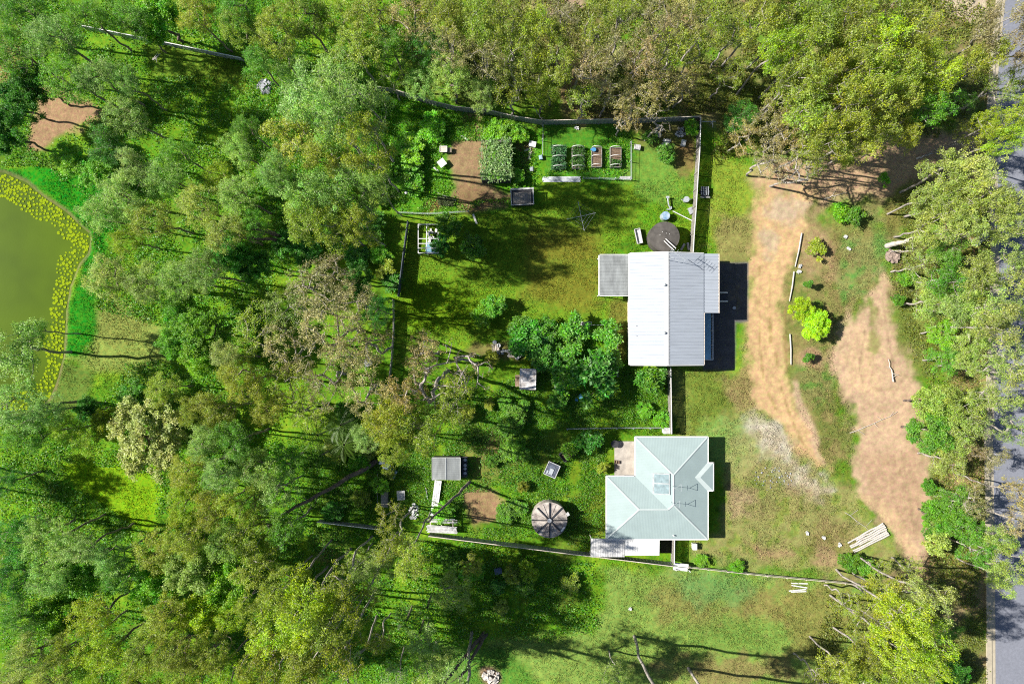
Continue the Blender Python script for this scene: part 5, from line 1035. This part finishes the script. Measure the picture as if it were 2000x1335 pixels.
for (a, b, w_, lab) in (((847,327),(857,335),.2,"white board lying just below left of the white garden table"),((900,265),(913,273),.22,"grey board lying between the table and the pergola"),((924,418),(931,437),.24,"grey-white board leaning out of the lawn's top edge"),((855,377),(890,391),.07,"thin pale stick beside the low garden bed"),((737,925),(737,1000),.06,"thin white pole along the fence left of the ribbed shed"),((831,950),(835,974),.10,"thin pale post on the ground left of the long white sheet")):
    p0 = Vector(W3(*a,.15)); p1 = Vector(W3(*b,.15)); c = (p0+p1)/2; d = p1-p0; q = MB(); q.box(c,(d.length,w_,.05),math.atan2(d.y,d.x)); q.box(c-Vector((0,0,.06)),(d.length*.8,w_*.7,.06),math.atan2(d.y,d.x)); solo("board", q, weatherw, lab, "board")
x, y = P(793, 376, 1.2); t = thing("bird_feeder", x, y, 0, "white round-topped post in the bright weeds left of the garden", "post"); q = MB(); q.tube((x,y,0),(x,y,1.15),.05,n=6); part("post", q, timber, t); q = MB(); q.tube((x,y,1.15),(x,y,1.25),.2,.18,n=14); q.tube((x,y,1.25),(x,y,1.35),.18,.02,n=14); part("lid", q, trimw, t)
x, y = P(872, 393, .3); t = thing("garden_bed", x, y, 0, "low round-ended garden bed of olive plants above the lawn's fence", "garden bed"); q = MB(); q.box((x,y,.14),(2.0,1.0,.28)); part("soil", q, soil, t)
rng = np.random.default_rng(2); cen = np.stack([x+rng.uniform(-1.1,.9,70), y+rng.uniform(-.45,.45,70), rng.uniform(.3,.5,70)],1); leafpart("plants", cen, 22, .22, .14, .09, (.10,.13,.05), t)
# rotary clothes line on the lawn
x, y = P(1135, 422, 1.9); t = thing("clothes_line", x, y, 0, "thin rotary clothes line with four arms standing on the shaded lawn", "clothes line")
q = MB(); q.tube((x,y,0),(x,y,2.0),.035,n=8); part("pole", q, galv, t)
for a in (12, 102, 192, 282): q = MB(); a = R(a); q.tube((x,y,1.85),(x+1.9*math.cos(a),y+1.9*math.sin(a),2.0),.03,n=5); part("arm", q, galv, t)
q = MB()
for rr in (.8,1.3,1.85):
    pp = [(x+rr*math.cos(R(a)), y+rr*math.sin(R(a)), 1.98) for a in (12,102,192,282,12)]; q.path(pp, .006, 3)
part("wire", q, galv, t)
# bench in the weedy plot, buckets, timber heap
x, y = P(1145, 632, .5); t = thing("garden_bench", x, y, 0, "small white-framed bench at the top of the weedy plot", "bench"); q = MB(); q.box((x,y,.45),(1.3,.4,.05)); part("seat", q, darkm, t)
q = MB(); q.box((x,y+.22,.55),(1.4,.05,.08)); q.box((x,y-.22,.5),(1.4,.05,.06)); part("rail", q, trimw, t)
for s in (-.65,.65): q = MB(); q.box((x+s,y,.28),(.07,.45,.55)); part("leg", q, trimw, t)
for (px_, py_, r_, lab) in ((1135,774,.33,"larger blue tub in the shaded weeds below the garden shed"),(1126,780,.2,"smaller blue tub in the shaded weeds below the garden shed")):
    x, y = P(px_, py_, .4); q = MB(); q.tube((x,y,0),(x,y,.42),r_*.8,r_,n=14); q.tube((x,y,.42),(x,y,.45),r_*1.05,n=14); solo("blue_tub", q, bluem, lab, "tub", "blue tubs in the weeds")
rg = random.Random(12)
x, y = P(985, 687, .3); t = thing("timber_heap", x, y, 0, "heap of old boards and grey plastic beside the dense shrubs", "timber heap")
q = MB()
for k in range(5): xx, yy = P(962+3*k, 682+rg.uniform(-1,1), .3); q.box((xx,yy,.3),(.12,1.3,.08),R(5))
part("boards", q, palewood, t, label="upright row of grey slats"); q = MB()
for k in range(6): xx, yy = P(1000, 686+2.2*k, .4); q.box((xx,yy,.35),(1.0,.1,.08),R(-4))
part("boards", q, palewood, t); q = MB()
for k in range(14): xx, yy = P(972+rg.uniform(0,22), 684+rg.uniform(0,10), .3); q.box((xx,yy,.2),(rg.uniform(.1,.5),rg.uniform(.1,.4),.15),rg.uniform(0,3),rg.uniform(-.3,.3))
part("scraps", q, weatherw, t); q = MB()
for k in range(7): xx, yy = P(1012+rg.uniform(-4,4), 693+rg.uniform(-8,8), .3); q.box((xx,yy,.25),(.45,.35,.3),rg.uniform(0,3),rg.uniform(-.5,.5),rg.uniform(-.5,.5))
part("plastic_sheet", q, stoneg, t)
q = MB(); x, y = P(946,668,.4); q.tube((x,y,0),(x,y,.35),.22,.2,n=9); q.tube((x,y,.35),(x,y,.45),.2,.05,n=9); solo("white_bucket", q, trimw, "white bucket above the heap of old boards", "bucket") if False else None
for (px_, py_, lab) in ((966,668,"upper of two white buckets above the heap of old boards"),(974,674,"lower of two white buckets above the heap of old boards")):
    x, y = P(px_, py_, .3); q = MB(); q.tube((x,y,0),(x,y,.3),.2,.25,n=12); q.tube((x,y,.3),(x,y,.34),.27,n=12); solo("white_bucket", q, trimw, lab, "bucket", "white buckets")
# timber rack by the corrugated fence
x, y = P(863, 1028, 1.1); t = thing("timber_rack", x, y, 0, "rack stacked with long white weathered planks against the corrugated fence", "timber rack")
for k in range(3): 
    xx = x-1.5+k*1.45; q = MB(); q.box((xx,y+.1,.95),(.12,1.6,.1)); q.box((xx,y-.6,.5),(.1,.1,1.0)); q.box((xx,y+.8,.5),(.1,.1,1.0)); part("frame", q, palewood, t)
rg = random.Random(5)
for k in range(9): q = MB(); q.box((x+rg.uniform(-.15,.15),y-.75+k*.1,1.06+rg.uniform(0,.12)),(3.8,.10,.05),R(rg.uniform(-4.5,-2.5))); part("plank", q, weatherw, t)
for k in range(4): q = MB(); q.box((x+rg.uniform(-.2,.2),y+.5+k*.15,1.06+rg.uniform(0,.08)),(3.6,.07,.05),R(rg.uniform(-5,3))); part("plank", q, weatherw, t)
# other heaps and boxes
def heap(px, py, rx, ry, n_, m, label, seed, smin=.12, smax=.5, name="rubble_pile", cat="rubble", h=.35):
    rg = random.Random(seed); q = MB()
    for k in range(n_):
        a = rg.uniform(0,6.28); r_ = rg.random()**.6; xx, yy = P(px+rx*r_*math.cos(a), py+ry*r_*math.sin(a), .2); s = rg.uniform(smin,smax)
        q.box((xx,yy,.05+h*(1-r_)*rg.random()+s*.2),(s,s*rg.uniform(.5,1),s*rg.uniform(.3,.6)),rg.uniform(0,3),rg.uniform(-.5,.5),rg.uniform(-.5,.5))
    return solo(name, q, m, label, cat, smooth=False)
heap(515,170,13,14,46,stoneg,"heap of blue-grey rubble in the clearing left of the pale gum",1,.2,.6)
heap(808,998,9,16,60,rubble_m,"elongated white stone heap left of the long white sheet",2,.15,.4)
heap(1288,255,8,12,40,rubble_m,"white scrap heap nearest the north fence in the fenced corner",3,.1,.35); heap(1330,252,6,5,18,rubble_m,"small white scrap heap, uppermost near the tall fence corner",4,.1,.3); heap(1329,261,10,5,26,rubble_m,"flat white scrap heap just below the uppermost one by the corner",5,.1,.3)
heap(1301,278,8,7,22,rubble_m,"white scraps around a shrub in the fenced corner",6,.1,.45); heap(1128,250,5,4,12,rubble_m,"small white heap on the grass above the raised beds",7,.1,.3)
small("white_box", 1335, 279, .55, .75, .4, -12, trimw, "clean white box on bare soil in the fenced corner", "box")
small("white_stone", 1311, 297, .3, .3, .2, 20, trimw, "small white stone block below the scraps in the fenced corner", "stone")
small("blue_box", 766, 925, .9, .9, .9, -25, mat("pale_blue_box",(.25,.36,.45),.6,0,.3,4), "larger pale blue box in the shade left of the ribbed shed", "box"); small("blue_box", 755, 911, .8, .7, .9, -25, mat("dark_blue_box",(.08,.11,.17),.6,0,.3,4), "darker slatted blue box touching the larger pale blue box", "box")
small("dark_locker", 746, 899, .7, .9, 1.0, -5, mat("dark_blue_box",(.08,.11,.17)), "dark upright locker at the top of the row of blue boxes", "locker")
t = small("louvred_box", 783, 967, .95, 1.1, .6, 3, weatherw, "white slatted box standing on grass left of the stone heap", "box")
x, y = P(750, 975, .9); q = MB(); q.box((x,y,.45),(.75,1.9,.9)); q.box((x+.4,y,.5),(.05,2.2,1.0)); q.box((x,y,.93),(.78,1.95,.05)); solo("trough", q, timber, "narrow grey-brown timber trough beside the thin white pole", "trough")
small("dark_trunk_box", 973, 1115, .9, .7, .5, 12, mat("dark_blue_box",(.08,.11,.17)), "small dark blue box in the shade below the corrugated fence", "box")
small("pale_barrel", 718, 707, .9, 1.0, .7, 20, weatherw, "pale sack heap under the brown gum left of the broken timber fence", "sacks")
# logs, planks and dead wood at the front
rg = random.Random(3)
for k in range(7):
    px0, py0 = 1656+2.0*k, 1060+3.0*k; px1, py1 = 1725+1.9*k, 1022+3.6*k; z_ = .18+.05*(k%2)
    if k in (1,4): px0 += 14; py0 -= 8
    q = MB(); p0 = Vector(W3(px0,py0,z_)); p1 = Vector(W3(px1,py1,z_)); n_ = 6; prev = p0; r_ = .10
    for j in range(1,n_+1):
        c = p0.lerp(p1, j/n_)+Vector((rg.uniform(-.05,.05),rg.uniform(-.07,.07),rg.uniform(-.01,.02))); q.tube(prev, c, r_, r_*1.04, 7); prev = c; r_ *= 1.04
    solo("white_log", q, bone, ["first (uppermost) log of the stack of white logs","second log from the top in the stack of white logs","third log from the top in the stack of white logs","middle log of the stack of white logs","third log from the bottom in the stack of white logs","second log from the bottom in the stack of white logs","lowest log of the stack of white logs"][k], "log", "stack of white logs")
for (a, b, lab) in (((1546,1138),(1578,1139),"uppermost of the four loose planks on the lower lawn"),((1546,1142),(1577,1147),"second of the four loose planks, slanting down right"),((1541,1153),(1575,1150),"third of the four loose planks on the lower lawn"),((1545,1155),(1575,1154),"lowest of the four loose planks on the lower lawn")):
    p0 = Vector(W3(*a,.05)); p1 = Vector(W3(*b,.05)); c = (p0+p1)/2; d = p1-p0; q = MB(); q.box(c,(d.length,.14,.06),math.atan2(d.y,d.x)); q.box(c+Vector((0,0,.05)),(d.length*.96,.10,.04),math.atan2(d.y,d.x)); solo("plank", q, trimw, lab, "plank", "loose white planks")
def deadtrunk(px, py, h, r, label, lean=(0,0), name="dead_stump", m=bone):
    x, y = P(px, py, 0); q = MB(); prev = Vector((x,y,-.1)); rr = r; n_ = 7; rg = random.Random(int(px))
    for j in range(1,n_+1):
        c = Vector((x+lean[0]*j/n_+rg.uniform(-.06,.06), y+lean[1]*j/n_+rg.uniform(-.06,.06), h*j/n_)); q.tube(prev, c, rr, rr*.93, 10); prev = c; rr *= .93
    for s in (-1,1): q.tube(prev-Vector((0,0,.6)), prev+Vector((s*.5,.4*s,.5)), .09, .03, 6)
    return solo(name, q, m, label, "dead trunk")
deadtrunk(1733,480,4.6,.36,"standing pale dead stump right of the bright green grass patch")
deadtrunk(1905,474,3.8,.55,"thick ringed grey-brown stump near the road edge",lean=(.2,1.4),m=stoneg)
def leaner(px, py, tx, ty, h, r, label, m=bark_dark):
    p0 = Vector((*P(px,py,0),-.1)); p1 = Vector((*P(tx,ty,h),h)); q = MB(); prev = p0; rg = random.Random(int(tx)); n_ = 9; rr = r
    for j in range(1,n_+1):
        c = p0.lerp(p1,j/n_)+Vector((rg.uniform(-.12,.12),rg.uniform(-.12,.12),0)); q.tube(prev,c,rr,rr*.93,8); prev = c; rr *= .93
        if j > 5: q.tube(c, c+Vector((rg.uniform(-1.6,1.6),rg.uniform(-1.6,1.6),rg.uniform(.6,2))), .08, .02, 5)
    return solo("leaning_trunk", q, m, label, "tree trunk")
leaner(946,1236,858,1345,13,.30,"left of the leaning twin trunks rising from the dark shadow pool")
leaner(950,1238,885,1345,12,.26,"right, more upright of the leaning twin trunks by the dark shadow pool")
leaner(918,940,838,1018,12,.2,"thin bare leaning trunk crossing the long white sheet",bark_brown)
leaner(735,900,560,1000,9,.34,"long dark leaning trunk slanting across the clearing left of the ribbed shed")
leaner(575,470,480,440,8,.3,"upper of two dark leaning trunks in the middle of the left woods")
leaner(570,472,478,462,8,.26,"lower of two dark leaning trunks in the middle of the left woods")
def fallen(a, b, r, label, z=.3, m=bone, br=3):
    p0 = Vector(W3(*a,z)); p1 = Vector(W3(*b,z)); q = MB(); prev = p0; rg = random.Random(int(a[0]+b[1])); n_ = 6; rr = r
    for j in range(1,n_+1):
        c = p0.lerp(p1,j/n_)+Vector((rg.uniform(-.1,.1),rg.uniform(-.12,.12),rg.uniform(-.02,.05))); q.tube(prev,c,rr,rr*.85,7)
        if j <= br: q.tube(c, c+Vector((rg.uniform(-1,1),rg.uniform(-1,1),rg.uniform(.0,.3))), rr*.5, .015, 5)
        prev = c; rr *= .85
    return solo("fallen_branch", q, m, label, "fallen branch", "fallen branches")
fallen((1745,745),(1735,700),.10,"forked dead branch standing pale on the broad dirt track"); fallen((1660,845),(1752,805),.05,"long thin dry twig across the middle of the dirt track",.1,br=5)
fallen((1790,310),(1822,300),.12,"pale fallen branch in the tree shade near the driveway top",br=0); fallen((1610,388),(1655,377),.05,"thin pale stick where driveway meets shaded dirt",.1); fallen((1650,1000),(1710,1045),.04,"dry twig line along the edge of the dirt track",.06,br=5)
fallen((60,185),(75,140),.05,"thin pale sapling stem above the pale dirt patch",.6); fallen((300,118),(312,105),.14,"broken grey stump end under the white-topped fence",.5); fallen((1060,235),(1040,205),.07,"curved pale branch hanging by the bend of the north fence",1.2,bark_pale)
heap(958,1322,18,14,60,bone,"tangled pile of bleached brushwood at the bottom edge",21,.1,.5,"brush_pile","brush pile",.5); heap(1744,500,12,10,40,mat("mound_soil",(.26,.20,.17),.95,0,.3,4),"grey-brown mound of soil beside the standing dead stump",22,.3,.8,"soil_mound","soil mound",.4)
heap(1510,935,40,24,50,stoneg,"scatter of grey gravel stones left of the driveway's lower tip",23,.06,.2,"gravel_scatter","stones",.02)
for k, (px_, py_) in enumerate(((1650,463),(1657,486),(1561,520),(1560,530),(1640,1063),(1575,1040),(1608,1050),(1232,1186))):
    x, y = P(px_, py_, 0); q = MB(); rg = random.Random(k)
    for j in range(3): q.box((x+rg.uniform(-.15,.15),y+rg.uniform(-.12,.12),.1),(.34,.26,.2),rg.uniform(0,3),rg.uniform(-.4,.4),rg.uniform(-.4,.4))
    solo("white_stone", q, rubble_m, ["pale stone on the grass above the bright green patch","pale stone just left of the bright green grass patch","pale stone at the join of the driveway poles","second pale stone at the join of the driveway poles","pale stone just left of the stack of white logs","pale stone on the dry front lawn, well left of the logs","pale stone on the dry front lawn nearest the logs' left","lone stone on the lower lawn below the corrugated fence"][k], "stone", "pale stones")
x, y = P(1524, 243, 1); t = thing("timber_pallet", x, y, 0, "pale slatted pallet standing under the trees right of the tall fence corner", "pallet")
for k in range(5): q = MB(); q.box((x-.4+k*.2,y,.5),(.09,1.0,.04),0,R(20)); part("slat", q, palewood, t)
q = MB(); q.box((x,y+.4,.6),(1.0,.08,.06)); q.box((x,y-.4,.35),(1.0,.08,.06)); part("rail", q, palewood, t)
x, y = P(1377, 374, .6); t = thing("slatted_trailer", x, y, 0, "blue-grey slatted cart parked in the fence's black shadow", "cart")
q = MB(); q.box((x,y,.5),(1.1,1.3,.08)); part("bed", q, darkm, t)
for k in range(5): q = MB(); q.box((x-.45+.22*k,y+.1,.62),(.08,1.1,.05)); part("slat", q, galv, t)
q = MB(); q.box((x,y-.75,.6),(1.3,.07,.07)); part("bar", q, trimw, t)
for s in (-.6,.6): q = MB(); q.tube((x+s-.05,y,.28),(x+s+.05,y,.28),.28,n=14); part("wheel", q, darkm, t)
x, y = P(1385, 237, 1.3); q = MB(); q.tube((x-.9,y,1.2),(x+.9,y,1.25),.05,n=6); q.tube((x+.5,y-.8,1.2),(x+.5,y+.2,1.2),.04,n=6); q.tube((x+.5,y,0),(x+.5,y,1.3),.07,n=6); solo("garden_tap_stand", q, galv, "blue-grey T-shaped pipe stand beside the tall fence corner", "pipe stand")
# ---------------------------------------------------------------- lily pads
padm = mat("lily_pad", (.20,.265,.006), .9, 0, .2, 2.0, 0, 8, (.14,.20,.006), .05)
rng = np.random.default_rng(77); cand = np.stack([rng.uniform(-10,185,30000), rng.uniform(330,800,30000)],1)
dd = polydist(cand[:,0], cand[:,1], POND); wband = 34+15*fbm(cand[:,0], cand[:,1], 40, 2, 5)
wband = np.where(cand[:,1] < 430, 44+6*fbm(cand[:,0],cand[:,1],30,2,6), wband)
ok = (dd > 2.5) & (dd < wband) & (fbm(cand[:,0], cand[:,1], 16, 3, 8) > -.42); cand = cand[ok]; dd = dd[ok]
keep = []
for p in cand:
    if all((p[0]-k[0])**2+(p[1]-k[1])**2 > 30 for k in keep): keep.append(p)
    if len(keep) > 1000: break
keep = np.array(keep); sizes = rng.uniform(.11,.24,len(keep)); order = np.argsort(-sizes); keep = keep[order]; sizes = sizes[order]
def padmesh(s):
    rg = random.Random(s); pts_ = [(0,0,0)]; 
    for k in range(14): a = .22+ (6.28-.44)*k/13; r_ = 1*(1+rg.uniform(-.07,.07)); pts_.append((r_*math.cos(a), r_*math.sin(a), .02+rg.uniform(0,.06)))
    n_ = len(pts_); low = [(p[0]*.97,p[1]*.97,p[2]-.05) for p in pts_]
    me = bpy.data.meshes.new("lily_pad"); me.from_pydata(pts_+low, [], [tuple(range(n_)), tuple(range(2*n_-1,n_-1,-1))]+[(k,n_+k,n_+(k+1)%n_,(k+1)%n_) for k in range(n_)]); me.materials.append(padm); return me
pms = [padmesh(s) for s in range(5)]
for k in range(min(300, len(keep))):
    o = bpy.data.objects.new("lily_pad", pms[k%5]); COL.objects.link(o); x, y = P(*keep[k]); o.location = (x, y, -.25+.004*(k%6)); s = sizes[k]; o.scale = (s, s, s*.6); o.rotation_euler.z = rng.uniform(0,6.28)
    tag(o, "yellow-green lily pad floating in the dense band along the pond's curved edge", "lily pad", "lily pads along the pond's edge")
V_ = []; F_ = []
for k in range(300, len(keep)):
    x, y = P(*keep[k]); me = pms[k%5]; a = rng.uniform(0,6.28); s = sizes[k]; o_ = len(V_); ca, sa = math.cos(a)*s, math.sin(a)*s
    V_ += [(x+v.co.x*ca-v.co.y*sa, y+v.co.x*sa+v.co.y*ca, -.25+.004*(k%6)+v.co.z*s*.6) for v in me.vertices]; F_ += [tuple(i+o_ for i in p.vertices) for p in me.polygons]
if V_:
    me = bpy.data.meshes.new("small_lily_pads"); me.from_pydata(V_, [], F_); me.materials.append(padm); link("small_lily_pads", me, 'stuff', "smaller lily pads filling in between the larger ones", "lily pads", "lily pads along the pond's edge")
